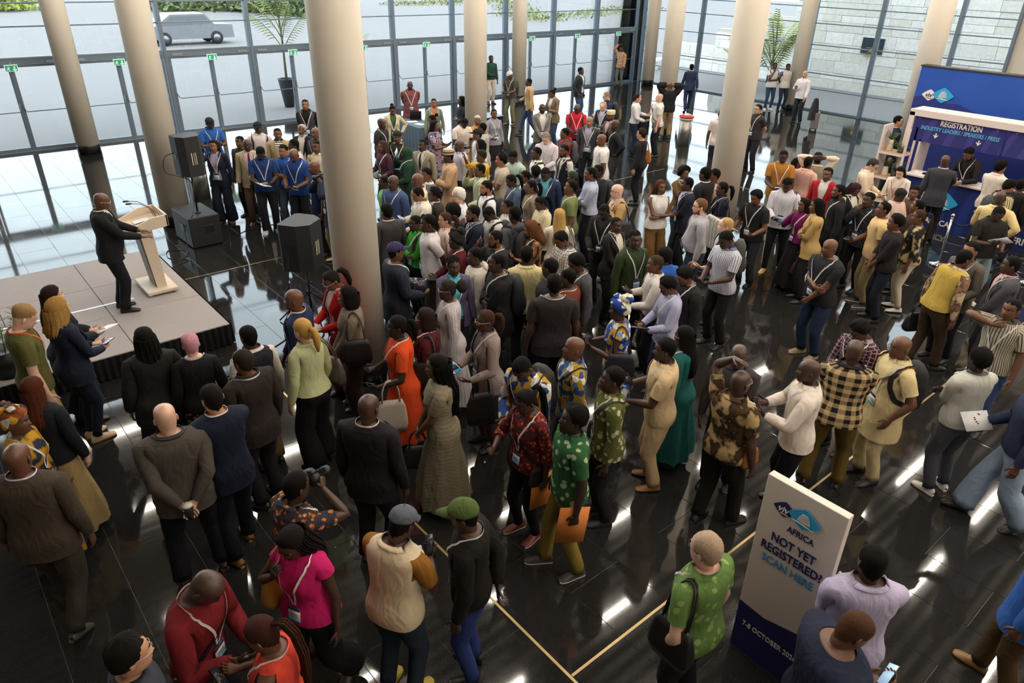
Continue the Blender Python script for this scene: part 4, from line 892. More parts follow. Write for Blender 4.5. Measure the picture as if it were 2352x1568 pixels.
            bw = s.hpose(np.array([[sd*x, y, HZ0+HH*zv] for x, y, zv in ((.014, .1185, .598), (.028, .1155, .615), (.044, .100, .605))])); nb.tube(bw, [.0030, .0036, .002], 5, 4)
    def hand(s, nb, sd, ring, U, Wv):
        A = s.arm[sd]; W_, d, n = A['W'], A['f'], A['n']; t = A['t']; k = .9 if s.sex == 'f' else 1.0
        e1, e2 = t, np.cross(d, t)*1.0
        if (np.cross(U, Wv)@d) < 0: e2 = -e2
        if np.cross(e1, e2)@d*(np.cross(U, Wv)@d) < 0: e2 = -e2
        ph = math.atan2(U@e2, U@e1); al = -PI/4-2*PI*np.arange(16)/16+ph; rows = [ring]
        for l, w, h in ((.025, .031, .020), (.05, .039, .017), (.075, .042, .0155), (.093, .038, .013)):
            rows.append(nb.verts(W_+d*l*k+(w*np.cos(al)[:, None]*e1+h*np.sin(al)[:, None]*e2)*k))
        I = np.array(rows); nb.strip(I, True, sd < 0); nb.fan(I[-1], W_+d*.099*k, sd > 0)
        cu = A['curl']
        for q, (o, L) in enumerate(((.029, .074), (.010, .082), (-.010, .077), (-.028, .060))):
            p = W_+d*.088*k+t*o*k; dd = nrm(d+t*o*2.0); P = [p]; an = .25*cu
            for sgm in (.45, .31, .24):
                an += cu*.75*(1+.08*q); v = dd*math.cos(an-cu*.5)+n*math.sin(an-cu*.5); p = p+v*L*sgm*k; P.append(p)
            nb.tube(P, np.array([.0092, .0088, .0078, .0062])*k, 6, 0, n)
        b = W_+d*.022*k+t*.030*k; dir1 = nrm(t*.75+d*.75+n*.35); dir2 = nrm(t*(.45-.3*cu)+d*.9+n*(.25+.35*cu)); nb.tube([b-dir1*.015, b+dir1*.035*k, b+dir1*.035*k+dir2*.030*k, b+dir1*.035*k+dir2*.052*k], np.array([.013, .0115, .0095, .0075])*k, 6, 0, n)
    # ---- garments
    def top_garment(s, nb, off=.014, hem=.90, sleeve='long', flare=0.0, neck=1.494, openf=None, mi=0, smi=0, neckopen=0.0, sl_off=None, wide=1.0, pad=0.0):
        zs = [z for z in (list(np.arange(.06, .80, .09))+list(TZ[3:])) if hem+.015 < z < neck-.006]; zs = np.array([hem]+zs+[neck])
        base = [z for z in TZ[12:17]]                 # rows needed for the arm hole
        of = off+flare*ss((1.05-zs)/max(.2, 1.05-hem))+.010*np.exp(-((zs-.98)/.08)**2)*(hem < .97)
        of = of*(1-.72*ss((zs-1.42)/.06))
        ph = np.broadcast_to(PHI[None], (len(zs), NK)); wr = .0045*np.sin(zs[:, None]*31+s.seed+2.5*np.sin(ph*2+s.seed))*np.sin(ph*3+s.seed*1.7)*(zs[:, None] < 1.3)
        if flare > .04: wr = wr+.35*flare*np.sin(ph*9+s.seed)*ss((.9-zs[:, None])/.5)
        P = s.T(ph, zs[:, None], of[:, None]+wr)
        if pad: P[..., 2] += pad*np.exp(-((np.abs(P[..., 0])-.165*s.w)/.055)**2)*ss((zs[:, None]-1.36)/.06)
        I = nb.verts(P).reshape(len(zs), NK); r0 = int(np.argmin(abs(zs-1.29))); r1 = int(np.argmin(abs(zs-1.455)))
        mask = np.ones((len(zs)-1, NK), bool); mask[r0:r1, 6:10] = False; mask[r0:r1, 22:26] = False
        pc = np.where(PHI > PI, PHI-2*PI, PHI); fc = pc+np.pi/NK
        if openf is not None:
            zc = .5*(zs[:-1]+zs[1:]); wdt = np.interp(zc, openf[0], openf[1])[:, None]; mask &= ~(np.abs(fc)[None] < wdt)
        U = np.broadcast_to(np.append(PHI, 2*PI)[None]*.17, (len(zs), NK+1)); Vv = np.broadcast_to(zs[:, None], (len(zs), NK+1))
        nb.strip(I, uv=(U, Vv), mask=mask, mi=mi)
        # hem turned inward, neck band
        P2 = s.T(PHI, hem+.004, of[0]-.008); I2 = nb.verts(P2)
        hm = mask[:1] if openf is not None else None
        nb.strip(np.stack([I2, nb.verts(P[0])]), mi=mi, mask=hm)
        up = {'none': 0, 'cap': 2, 'short': 4, 'elbow': 6, '34': 8, 'long': 11}[sleeve]
        so = (off if sl_off is None else sl_off); fk = .88 if s.sex == 'f' else 1.0
        rad = (np.array(s.SK_ARM)*fk*(.5+.5*s.w)+so*np.array([.8, 1, 1, 1.05, 1.1, 1.15, 1.0, 1.0, 1.05, 1.1, .9]))*wide; rad[0] = s.SK_ARM[0]*fk+so*.7+pad*.5
        for sd in (1, -1):
            lp = s.loop_idx(I, sd, r0, r1)
            if up == 0: continue
            R = s.arm_rings(sd, rad, up, .02)
            if pad: R[0, :, 2] += pad*.6
            if up == 11: A = s.arm[sd]; R[-1] = R[-1]-nrm(A['W']-A['E'])*.012
            c = R[-1].mean(0); endr = c+(R[-1]-c)*((s.SK_ARM[up-1]*fk+.001)/rad[up-1])
            Ia = np.vstack([lp[None], nb.verts(R).reshape(len(R), 16)]); nb.strip(np.stack([nb.verts(R[-1]), nb.verts(endr)]), True, sd < 0, smi)
            n = len(Ia); U = np.broadcast_to(np.linspace(0, .30, 17)[None], (n, 17)); Vv = np.broadcast_to(1.42-np.arange(n)[:, None]*.055, (n, 17))
            nb.strip(Ia, True, sd < 0, smi, uv=(U, Vv))
        return off
    def collar(s, nb, off, mi=0, h=.030, gap=.35, fl=.004, fold=True, jac=False):
        m = np.abs(np.where(PHI+PI/NK > PI, PHI+PI/NK-2*PI, PHI+PI/NK)) > (1.0 if jac else gap*.5)
        if jac: R = [s.T(PHI, 1.470, off*.5+.004, False), s.T(PHI, 1.490, .010, False), s.T(PHI, 1.498, .0075, False)+np.array([0, 0, .010]), s.T(PHI, 1.498, .004, False)+np.array([0, 0, .006])]
        elif not fold: R = [s.T(PHI, 1.484, .003, False), s.T(PHI, 1.498, .004, False)+np.array([0, 0, .008]), s.T(PHI, 1.498, .003, False)+np.array([0, 0, .021]), s.T(PHI, 1.498, .000, False)+np.array([0, 0, .018])]
        else: R = [s.T(PHI, 1.484, off*.4+.002, False), s.T(PHI, 1.498, .007, False)+np.array([0, 0, h*.75]), s.T(PHI, 1.49, .010+fl, False)+np.array([0, 0, .002])+np.stack([0*PHI, .006*np.cos(PHI), -.014*np.clip(np.cos(PHI), 0, 1)], -1)]
        I = nb.verts(s.lean_pt(np.array(R))).reshape(len(R), NK); nb.strip(I, mask=np.stack([m]*(len(R)-1)), mi=mi)
    def lapels(s, nb, off, zb, w0, mi=0):
        for sd in (1, -1):
            zs = np.linspace(zb, 1.475, 8); t = np.linspace(0, 1, 8); pi_ = sd*(.05+(w0-.05)*t); po = sd*(.07+(w0+.42)*np.minimum(1, t*1.35)*(1-.28*(t > .85)))
            A, B = s.T(pi_, zs, off+.010), s.T(po, zs, off+.013); I = np.stack([nb.verts(A), nb.verts(B)], 1); nb.strip(I, False, sd < 0, mi)
    def trousers(s, nb, kind='reg', off=.012, zt=1.03, mi=0):
        zs = np.array([z for z in TZ[4:] if z < zt-.01]+[zt]); P = s.T(PHI[None], zs[:, None], off); I = nb.verts(P).reshape(len(zs), NK)
        U = np.broadcast_to(np.append(PHI, 2*PI)[None]*.17, (len(zs), NK+1)); nb.strip(I, mi=mi, uv=(U, np.broadcast_to(zs[:, None], U.shape)))
        rad = {'reg': [.098, .093, .083, .074, .071, .069, .067, .066, .067], 'slim': [.096, .088, .076, .065, .061, .060, .055, .050, .048], 'wide': [.104, .104, .102, .102, .105, .110, .116, .121, .124], 'jean': [.098, .092, .081, .071, .067, .066, .062, .059, .062]}[kind]
        rad = np.array(rad)*(.4+.6*s.w); cr = nb.verts([(0, -.06, .79), (0, -.005, .772), (0, .055, .79)])
        for sd in (1, -1):
            k = list(range(0, 17)) if sd > 0 else [0]+list(range(31, 15, -1))
            R = s.leg_rings(sd, rad, 99, .035); R[-1, :, 2] -= .018; lp = np.concatenate([I[0, k], cr]); c = R[-1].mean(0); Il = np.vstack([lp[None], nb.verts(R).reshape(len(R), 20), nb.verts(c+(R[-1]-c)*.62+np.array([0, 0, .01]))[None]])
            n = len(Il); U = np.broadcast_to(np.linspace(0, .5, 21)[None], (n, 21)); nb.strip(Il, True, sd > 0, mi, uv=(U, np.broadcast_to(.86-np.arange(n)[:, None]*.09, (n, 21))))
    def skirt(s, nb, hem, fl, zt=1.03, off=.014, mi=0):
        zs = np.concatenate([np.linspace(hem, .80, 7)[:-1], [.80, .86, .91, .96, zt]]); ph = np.broadcast_to(PHI[None], (len(zs), NK)); f = fl*ss((.95-zs)/max(.2, .95-hem))
        P = s.T(ph, zs[:, None], off+f[:, None]*(1+.35*np.sin(ph*8+s.seed))); I = nb.verts(P).reshape(len(zs), NK); U = np.broadcast_to(np.append(PHI, 2*PI)[None]*.17, (len(zs), NK+1)); nb.strip(I, mi=mi, uv=(U, np.broadcast_to(zs[:, None], U.shape)))
    def shoe(s, sd, nb):
        hip, kn, an, fy = s.leg[sd]; R = rotm((0, 0, 1), -sd*.18)@rotm((1, 0, 0), -.35 if fy < -.15 else 0.0); base = an-np.array([0, 0, .085])+np.array([0, .0, 0])
        prof = [(-.072, .022, .045), (-.062, .032, .082), (-.02, .037, .092), (.03, .039, .082), (.08, .045, .062), (.13, .047, .048), (.168, .040, .038), (.188, .022, .026)]; P = []
        for y, hw, tp in prof: P.append([(-hw*.9, y, 0), (-hw*1.06, y, .010), (-hw*1.04, y, .024), (-hw*.88, y, tp*.72), (-hw*.4, y, tp), (hw*.4, y, tp), (hw*.88, y, tp*.72), (hw*1.04, y, .024), (hw*1.06, y, .010), (hw*.9, y, 0)])
        P = np.array(P)@R.T+base; I = nb.verts(P).reshape(len(prof), 10); mi = np.broadcast_to(np.array([1, 1, 0, 0, 0, 0, 0, 1, 1, 1])[None], (len(prof)-1, 10)); nb.strip(I, True, False, mi); nb.fan(I[0], P[0].mean(0), True); nb.fan(I[-1], P[-1].mean(0), False)
    # ---- hair and headwear from the scalp grid
    def shell(s, nb, line, thick, taper=.12, noise=0.0, freq=9, mi=0, vmin=-9, rows=None):
        pd = np.abs(np.degrees(np.where(PHI > PI, PHI-2*PI, PHI))); hl = np.interp(pd, [0, 30, 55, 75, 95, 120, 180], line)
        V = HV[:, None]; d = (V-hl[None]); th = thick*ss(d/(taper*1.5)+.02); c = np.array([0, .007, HZ0+HH*.58]); D = s.hraw-c; D /= np.linalg.norm(D, axis=-1)[..., None]
        nz = 1+noise*(np.sin(PHI[None]*freq+s.seed+V*13)*np.cos(V*freq*4+s.seed*2+PHI[None]*3))
        P = s.hraw+D*(th*nz+.0015)[..., None]; I = nb.verts(s.hpose(P)).reshape(len(HV), NK)
        ok = d > -.02; fm = ok[:-1]&ok[1:]&np.roll(ok, -1, 1)[:-1]&np.roll(ok, -1, 1)[1:]
        nb.strip(I, mask=fm, mi=mi); tp = np.array([0, -.01, HZ0+HH+thick]); nb.fan(I[-1], s.hpose(tp), True, mi)
    LINE = [.85, .84, .78, .56, .44, .27, .11]
    def curtain(s, nb, zend, spread=1.0, noise=.006, freq=14, p0=62, zs0=1.66, mi=0, back=1.0):
        ph = np.radians(np.linspace(p0, 360-p0, 27)); R = 9; t = np.linspace(0, 1, R)[:, None]; z = zs0+(zend-zs0)*t
        rx = np.interp(z, [1.15, 1.40, 1.52, 1.60, 1.70], [.10, .105, .100, .092, .082])*spread; ry = np.interp(z, [1.15, 1.40, 1.52, 1.60, 1.70], [.055, .065, .095, .112, .108])*spread; yc = np.interp(z, [1.1, 1.40, 1.5, 1.6], [-.115, -.095, -.03, .0])*back
        tw = 1-.35*ss((t-.8)/.2); w = noise*np.sin(ph[None]*freq+s.seed+3*t)*(.4+t)
        P = np.stack([(rx*tw+w)*np.sin(ph)[None], yc+(ry*tw+w)*np.cos(ph)[None]+0*t, z+0*ph[None]], -1); wt = ss((z-1.30)/.25)+0*ph[None]
        I = nb.verts(s.hpose(P, wt)).reshape(R, 27); nb.strip(I[::-1], False, False, mi)
        return P, wt
    def hair(s, style, nb):
        if style == 'buzz': s.shell(nb, s.LINE, .0032, .14)
        elif style == 'recede': s.shell(nb, [.93, .90, .82, .52, .42, .28, .16], .006, .10)
        elif style == 'horseshoe': s.shell(nb, [1.2, 1.2, 1.15, .50, .42, .30, .16], .008, .2)
        elif style == 'short': s.shell(nb, s.LINE, .012, .20, .10)
        elif style == 'fade': s.shell(nb, [.84, .83, .78, .60, .50, .36, .16], .017, .34, .06)
        elif style == 'curly': s.shell(nb, s.LINE, .026, .16, .22, 11)
        elif style == 'quiff': s.shell(nb, [.80, .79, .76, .60, .56, .5, .42], .024, .25, .12)
        elif style == 'afro': s.shell(nb, [.84, .82, .74, .52, .42, .28, .18], .028, .20, .06)
        elif style == 'bigafro': s.shell(nb, [.83, .80, .70, .48, .36, .22, .12], .052, .18, .08)
        elif style in ('pony', 'bun', 'puff', 'braidpony'):
            s.shell(nb, s.LINE, .009, .12, .05, 20)
            if style == 'pony':
                P = s.hpose(np.array([[0, -.10, 1.675], [0, -.145, 1.66], [0, -.165, 1.60], [0, -.165, 1.52], [.005, -.16, 1.43]]), np.array([1, 1, .8, .5, .3])); nb.tube(P, [.022, .034, .040, .034, .012], 9)
            elif style == 'braidpony':
                for q in range(9):
                    o = .012*(q % 3-1); u = .012*(q//3-1); P = s.hpose(np.array([[o, -.10+u, 1.70], [o*1.6, -.15+u, 1.69], [o*2, -.175+u, 1.60], [o*2.2, -.175+u, 1.45], [o*2.2, -.165+u, 1.28], [o*2, -.16, 1.15]]), np.array([1, 1, .8, .5, .3, .2])); nb.tube(P, .0095, 5)
            else: nb.ellipsoid(s.hpose(np.array([0, -.125 if style == 'bun' else -.15, 1.70 if style == 'bun' else 1.66])), (.045,)*3 if style == 'bun' else (.075, .07, .075), 12, 9, 0, None, .12 if style == 'puff' else .05, s.seed)
        elif style in ('long', 'longcurly', 'bob', 'braids', 'dreads', 'sleek'):
            th = {'longcurly': .03, 'bob': .018}.get(style, .013); s.shell(nb, [.82, .80, .74, .50, .36, .2, .1], th, .12, .2 if style == 'longcurly' else .05, 12)
            ze = {'long': 1.26, 'longcurly': 1.36, 'bob': 1.47, 'braids': 1.12, 'dreads': 1.42, 'sleek': 1.18}[style]
            P, wt = s.curtain(nb, ze, 1.22 if style == 'longcurly' else 1.08 if style == 'bob' else 1.0, .018 if style == 'longcurly' else .004 if style in ('sleek', 'bob') else .008, 17 if style == 'longcurly' else 14, 62 if style != 'bob' else 55, back=.4 if style == 'bob' else 1.0)
            if style in ('braids', 'dreads'):
                for q in range(0, 27, 1): nb.tube(s.hpose(P[:, q]*np.array([1.05, 1.05, 1]), wt[:, q]), .0075 if style == 'braids' else .010, 5)
        elif style == 'cornrows':
            s.shell(nb, s.LINE, .006, .1)
            for q in range(-4, 5):
                x = q*.016; P = s.hpose(np.array([[x*.9, .075, 1.715], [x, .03, 1.757], [x, -.03, 1.762], [x*.9, -.085, 1.72], [x*.7, -.11, 1.65]])*np.array([1, 1, 1])-np.array([0, 0, .35*x*x/.06])); nb.tube(P, .006, 5)
    def headwear(s, style, nb):
        if style in ('cap', 'capback'):
            s.shell(nb, [.70, .70, .69, .66, .62, .58, .56], .017, .02)
            ph = np.radians(np.linspace(-58, 58, 13)); zr = HZ0+HH*.715; A = np.stack([.088*np.sin(ph), .024+.104*np.cos(ph), np.full(13, zr)], -1); B = np.stack([.088*np.sin(ph), .024+.104*np.cos(ph)+.092*np.cos(ph*1.45).clip(0), zr-.018-.012*np.abs(np.sin(ph))*1.0+.012*np.cos(ph)], -1)
            I = np.stack([nb.verts(s.hpose(A)), nb.verts(s.hpose(B)), nb.verts(s.hpose(B-np.array([0, 0, .005]))), nb.verts(s.hpose(A-np.array([0, 0, .012])))]); nb.strip(I, False, False, 1)
            nb.ellipsoid(s.hpose(np.array([0, -.01, HZ0+HH+.018])), (.008, .008, .005), 8, 4, 1)
        elif style == 'flat':
            s.shell(nb, [.74, .73, .70, .66, .62, .56, .52], .022, .03, .05); ph = np.radians(np.linspace(-50, 50, 9)); zr = HZ0+HH*.77
            A = np.stack([.085*np.sin(ph), .012+.10*np.cos(ph), np.full(9, zr)], -1); B = A+np.stack([0*ph, .045*np.cos(ph*1.5).clip(0), 0*ph-.01], -1); nb.strip(np.stack([nb.verts(s.hpose(A)), nb.verts(s.hpose(B))]), False, False, 1)
        elif style == 'kufi':
            ph = PHI; rows = [(1.0, .70), (1.03, .82), (1.04, .95), (1.02, 1.06), (.96, 1.09), (.5, 1.10)]; P = np.array([np.stack([.086*k*np.sin(ph), .014+.106*k*np.cos(ph), np.full(NK, HZ0+HH*v)], -1) for k, v in rows]); I = nb.verts(s.hpose(P)).reshape(len(rows), NK); mi = np.broadcast_to(np.array([0, 1, 0, 1, 0])[:, None], (5, NK)); nb.strip(I, mi=mi); nb.fan(I[-1], s.hpose(np.array([0, 0, HZ0+HH*1.10])), True)
        elif style == 'wrap':
            s.shell(nb, [.74, .72, .66, .52, .40, .30, .26], .036, .10, .28, 7); nb.ellipsoid(s.hpose(np.array([.0, -.06, 1.765])), (.075, .07, .05), 14, 10, 0, None, .22, s.seed); nb.ellipsoid(s.hpose(np.array([.03, .04, 1.77])), (.05, .05, .035), 12, 8, 0, None, .2, s.seed+2)
        elif style == 'headband': s.shell(nb, [.76, .75, .70, .58, .46, .36, .30], .016, .06, .06)
        elif style == 'hijab':
            s.shell(nb, [.80, .76, .50, .1, -.1, -.3, -.3], .024, .08, .10, 6); z = np.linspace(1.40, 1.56, 6)[:, None]; a = np.interp(z, [1.40, 1.46, 1.52, 1.56], [.17, .12, .085, .088]); b = np.interp(z, [1.40, 1.46, 1.52, 1.56], [.125, .10, .085, .09]); P = np.stack([a*np.sin(PHI)[None], .012+b*np.cos(PHI)[None]*(1+.04*np.sin(PHI*5)[None]), z+0*PHI[None]], -1); I = nb.verts(s.lean_pt(P)).reshape(6, NK); nb.strip(I)
    def beard(s, nb, th=.005):
        pd = np.abs(np.degrees(np.where(PHI > PI, PHI-2*PI, PHI))); V = HV[:, None]; ax = np.abs(s.hraw[..., 0]); ok = (V < .17+.26*ss((pd-42)/45)[None])&(V > .01)&(pd < 98)[None]&~((V > .155)&(V < .26)&(ax < .024)); c = np.array([0, -.01, HZ0+HH*.3]); D = s.hraw-c; D[..., 2] *= .6; D /= np.linalg.norm(D, axis=-1)[..., None]
        I = nb.verts(s.hpose(s.hraw+D*th)).reshape(len(HV), NK); fm = ok[:-1]&ok[1:]&np.roll(ok, -1, 1)[:-1]&np.roll(ok, -1, 1)[1:]; nb.strip(I, mask=fm)
    def glasses(s, nb):
        a = np.linspace(0, 2*PI, 13)
        for sd in (1, -1):
            nb.tube(s.hpose(np.stack([sd*.033+.023*np.cos(a), .124-.012*np.abs(np.cos(a))*(np.cos(a)*sd > 0), HZ0+HH*.515+.018*np.sin(a)], -1)), .0022, 5); nb.tube(s.hpose(np.array([[sd*.056, .114, 1.632], [sd*.076, .09, 1.634], [sd*.081, .012, 1.631], [sd*.08, .0, 1.621]])), .002, 4)
        nb.tube(s.hpose(np.array([[-.011, .130, 1.631], [.011, .130, 1.631]])), .002, 4)
    # ---- ribbon lying on the chest
    def on_torso(s, pts, off, w):
        ph = np.radians([p[0] for p in pts]); z = np.array([p[1] for p in pts]); t = np.linspace(0, 1, len(pts)); tt = np.linspace(0, 1, len(pts)*3); ph = np.interp(tt, t, ph); z = np.interp(tt, t, z); off = .008+(off-.008)*(1-.6*ss((z-1.42)/.06))
        C = s.T(ph, z, off); N = s.T(ph, z, off+.02)-C; N /= np.linalg.norm(N, axis=1)[:, None]; Tn = np.gradient(C, axis=0); Tn /= np.linalg.norm(Tn, axis=1)[:, None]+1e-9
        return C, np.cross(Tn, N)
    def lanyard(s, nb, off, end=1.10):
        for sd in (1, -1):
            C, Wd = s.on_torso([(sd*180, 1.494), (sd*145, 1.497), (sd*100, 1.497), (sd*62, 1.485), (sd*36, 1.45), (sd*24, 1.39), (sd*15, 1.30), (sd*7, 1.2), (sd*1.5, end)], off+.012, .017); nb.ribbon(C, Wd, .017)
    def badge_mesh(s, nb, off, end=1.10):
        c = s.T(0.0, end-.075, off+.020); n = nrm(s.T(0.0, end-.075, off+.05)-s.T(0.0, end-.075, off)); up = nrm(s.T(0.0, end, off+.016)-s.T(0.0, end-.15, off+.022)); r = np.cross(up, n); ax = np.array([r, n, up])
        nb.box(c, ax, (.050, .002, .060), 0); nb.box(c+up*-.048+n*.0012, ax, (.0502, .0022, .012), 1); nb.box(c+up*.047+n*.0012, ax, (.0502, .0022, .013), 2); nb.box(c+n*.0016, ax, (.03, .002, .004), 3)
# ================================================================ dressing and placing
M_LANY = mat('white_lanyard_ribbon', (226, 222, 218), .7, vary=.12, scale=70); M_BADGE = [mat('badge_card', (228, 226, 222), .5), mat('badge_cyan_strip', (70, 176, 220), .5), mat('badge_navy_head', (52, 50, 104), .5), mat('badge_print', (120, 120, 130), .5)]
M_PHONE = mat('phone_case', (18, 18, 20), .3); M_SCR = mat('lit_phone_screen', (176, 206, 236), .3, emit=.55); M_SCRD = mat('dark_phone_screen', (40, 44, 54), .15)
N_PEOPLE = 0
def csp(spec):
    q = spec.split(':'); return cloth(q[0], *(q[1:])) if len(q) > 1 else cloth(q[0])
def addm(nb, name, mats, root, sc):
    return link(name, nb.mesh(name, mats), root)
def item(name, nb, mats, root, label, cat):
    o = link(name, nb.mesh(name, mats), None, root.location, root.rotation_euler[2]); tag(o, label, cat); return o
def p(px, py, face, who, top='shirt:d8d8dc', low='tr:1c1d22', hair='buzz', skin=3, sex='m', h=None, arms='down down', legs='stand', lan=1, bdg=0, lean=0.0, side=0.0, hy=0.0, hp=0.0, w=1.0, belly=0.0, hat=None, glasses=0, beard=None, shoe='1a1a1c', z0=0.0, items=(), sc=None):
    global N_PEOPLE
    N_PEOPLE += 1; seed = N_PEOPLE
    h = h or (1.77 if sex == 'm' else 1.68); k = h/1.75
    aR, aL = arms.split()
    f = Fig(sex, w, belly, lean, side, hy, hp, aR, aL, legs, seed)
    tp = f.top()*k
    P = unproject(px, py, z0+tp[2]); A = nrm(np.array([P[0], P[1]])); R_ = np.array([A[1], -A[0]])
    if isinstance(face, str):                       # facing the lectern, plus an offset in degrees
        d = np.array([1.95-P[0], 11.4-P[1]]); base = math.atan2(d@A, d@R_); an = base+math.radians(float(face[1:] or 0))
    else: an = math.radians(face)
    D = R_*math.cos(an)+A*math.sin(an); rz = math.atan2(-D[0], D[1]); c_, s_ = math.cos(rz), math.sin(rz)
    ox, oy = tp[0]*c_-tp[1]*s_, tp[0]*s_+tp[1]*c_
    root = empty('person', (P[0]-ox, P[1]-oy, z0), rz); tag(root, who, 'person', 'people in the hall')
    S = lambda nb, n, m: link(n, nb.mesh(n, m, k), root)
    hs = hair.split(':'); hm = hair_mat(hs[1] if len(hs) > 1 else '0e0b09')
    nb = NB(); f.body(nb); S(nb, 'body', [skin_mat(skin), lip_mat(skin), M_EYEW, M_IRIS, hm])
    if hs[0] not in ('bald', 'none'): nb = NB(); f.hair(hs[0], nb); S(nb, 'hair', [hm])
    if beard: nb = NB(); f.beard(nb); S(nb, 'beard', [hair_mat(beard)])
    if hat:
        q = hat.split(':'); nb = NB(); f.headwear(q[0], nb); c1 = csp(':'.join(q[1:])) if len(q) > 3 or len(q) == 2 else cloth(q[1]); c2 = cloth(q[2]) if len(q) == 3 else c1
        S(nb, {'cap': 'cap', 'flat': 'flat_cap', 'kufi': 'kufi_cap', 'wrap': 'headwrap', 'hijab': 'headscarf', 'headband': 'headband'}[q[0]], [c1, c2])
    if glasses: nb = NB(); f.glasses(nb); S(nb, 'glasses', [mat('dark_glasses_frame', (30, 28, 28), .4) if glasses == 1 else mat('pale_glasses_frame', (200, 190, 176), .3)])
    # top
    kind, _, rest = top.partition(':'); parts = rest.split('/'); c = csp(parts[0]); inner = cloth(parts[1].split(':')[0]) if len(parts) > 1 and parts[1] else cloth('dcdce0'); off = .016
    nb = NB()
    if kind in ('suit', 'blazer', 'vest', 'cardi'):
        off = .020; n2 = NB(); f.top_garment(n2, .009, .95, 'long' if kind == 'vest' else 'none', sl_off=.012); f.collar(n2, .010, fold=kind == 'vest')
        S(n2, 'shirt', [csp(parts[1]) if len(parts) > 1 and parts[1] else inner])
        opn = ([.70, 1.02, 1.10, 1.30, 1.47, 1.5], [.34, .06, .06, .30, .50, .55]) if kind == 'suit' else ([.70, 1.0, 1.2, 1.40, 1.5], [.50, .36, .36, .45, .55]) if kind in ('blazer', 'cardi') else ([.8, 1.0, 1.15, 1.3, 1.5], [.10, .05, .06, .3, .5])
        f.top_garment(nb, .020, .80 if kind in ('suit', 'blazer') else .74 if kind == 'cardi' else .93, 'none' if kind == 'vest' else 'long', .012, 1.490, opn, sl_off=.013, pad=0 if kind in ('vest', 'cardi') else .018)
        if kind != 'vest': f.lapels(nb, .020, 1.08, .42); f.collar(nb, .020, jac=True)
        S(nb, {'suit': 'suit_jacket', 'blazer': 'blazer', 'vest': 'waistcoat', 'cardi': 'cardigan'}[kind], [c])
        if len(parts) > 2:
            t = NB(); C, Wd = f.on_torso([(0, 1.475), (0, 1.45), (0, 1.3), (0, 1.15), (0, 1.0)], .020, .05); wv = np.linspace(.6, 1.5, len(C))[:, None]; t.ribbon(C, Wd*wv, .045); S(t, 'tie', [csp(parts[2])])
    else:
        spec = {'shirt': (.014, .955, 'long', 0, 1), 'shirto': (.018, .84, 'long', .02, 1), 'polo': (.018, .87, 'short', .012, 1), 'poloin': (.015, .955, 'short', 0, 1), 'tee': (.018, .86, 'short', .012, 0), 'big': (.026, .82, 'short', .02, 0), 'knit': (.020, .90, 'long', 0, 0), 'half': (.018, .88, '34', .01, 0), 'tank': (.012, .90, 'none', 0.01, 0), 'dress': (.016, .30, 'short', .07, 0), 'maxi': (.016, .10, 'short', .10, 0), 'ldress': (.016, .16, 'long', .09, 0), 'robe': (.028, .18, 'long', .08, 1), 'tunic': (.022, .62, 'short', .04, 1), 'coat': (.030, .72, 'long', .03, 0), 'puffer': (.050, .86, 'long', 0, 0), 'hoodie': (.030, .88, 'long', 0, 0), 'blouse': (.020, .92, 'cap', .02, 0)}[kind]
        off = spec[0]; colour2 = csp(parts[1]) if len(parts) > 1 and parts[1] and kind in ('tee', 'polo') else None
        f.top_garment(nb, spec[0], spec[1], spec[2], spec[3], smi=1 if colour2 else 0, sl_off=.05 if kind == 'puffer' else .03 if kind in ('hoodie', 'coat') else .02 if kind == 'big' else None)
        if spec[4]: f.collar(nb, spec[0])
        if kind == 'hoodie': nb.ellipsoid(f.lean_pt(np.array([0, -.11, 1.46])), (.11, .06, .075), 14, 8, 0, None, .08, 1)
        S(nb, {'shirt': 'shirt', 'shirto': 'shirt', 'polo': 'polo_shirt', 'poloin': 'polo_shirt', 'tee': 't_shirt', 'big': 't_shirt', 'knit': 'sweater', 'half': 'top', 'tank': 'sleeveless_top', 'dress': 'dress', 'maxi': 'dress', 'ldress': 'dress', 'robe': 'robe', 'tunic': 'tunic', 'coat': 'jacket', 'puffer': 'padded_jacket', 'hoodie': 'hooded_sweater', 'blouse': 'blouse'}[kind], [c] + ([colour2] if colour2 else []))
    lk, _, lc_ = low.partition(':'); nb = NB()
    if lk in ('tr', 'slim', 'wide', 'jean'): f.trousers(nb, {'tr': 'reg'}.get(lk, lk)); S(nb, 'jeans' if lk == 'jean' else 'trousers', [csp(lc_)])
    elif lk in ('skirt', 'lskirt'): f.skirt(nb, .45 if lk == 'skirt' else .10, .05 if lk == 'skirt' else .10); S(nb, 'skirt', [csp(lc_)])
    sq = shoe.split(':')
    for sd in (1, -1):
        nb = NB(); f.shoe(sd, nb); S(nb, 'shoe', [mat('shoe_upper', sq[0], .4), mat('shoe_sole', sq[1] if len(sq) > 1 else '141414', .6)])
    if lan:
        nb = NB(); f.lanyard(nb, off); S(nb, 'lanyard', [M_LANY if lan == 1 else mat('orange_lanyard', (224, 104, 48), .7) if lan == 2 else mat('dark_lanyard', (30, 32, 40), .7)])
        if bdg or lan == 1: nb = NB(); f.badge_mesh(nb, off); S(nb, 'name_badge', M_BADGE)
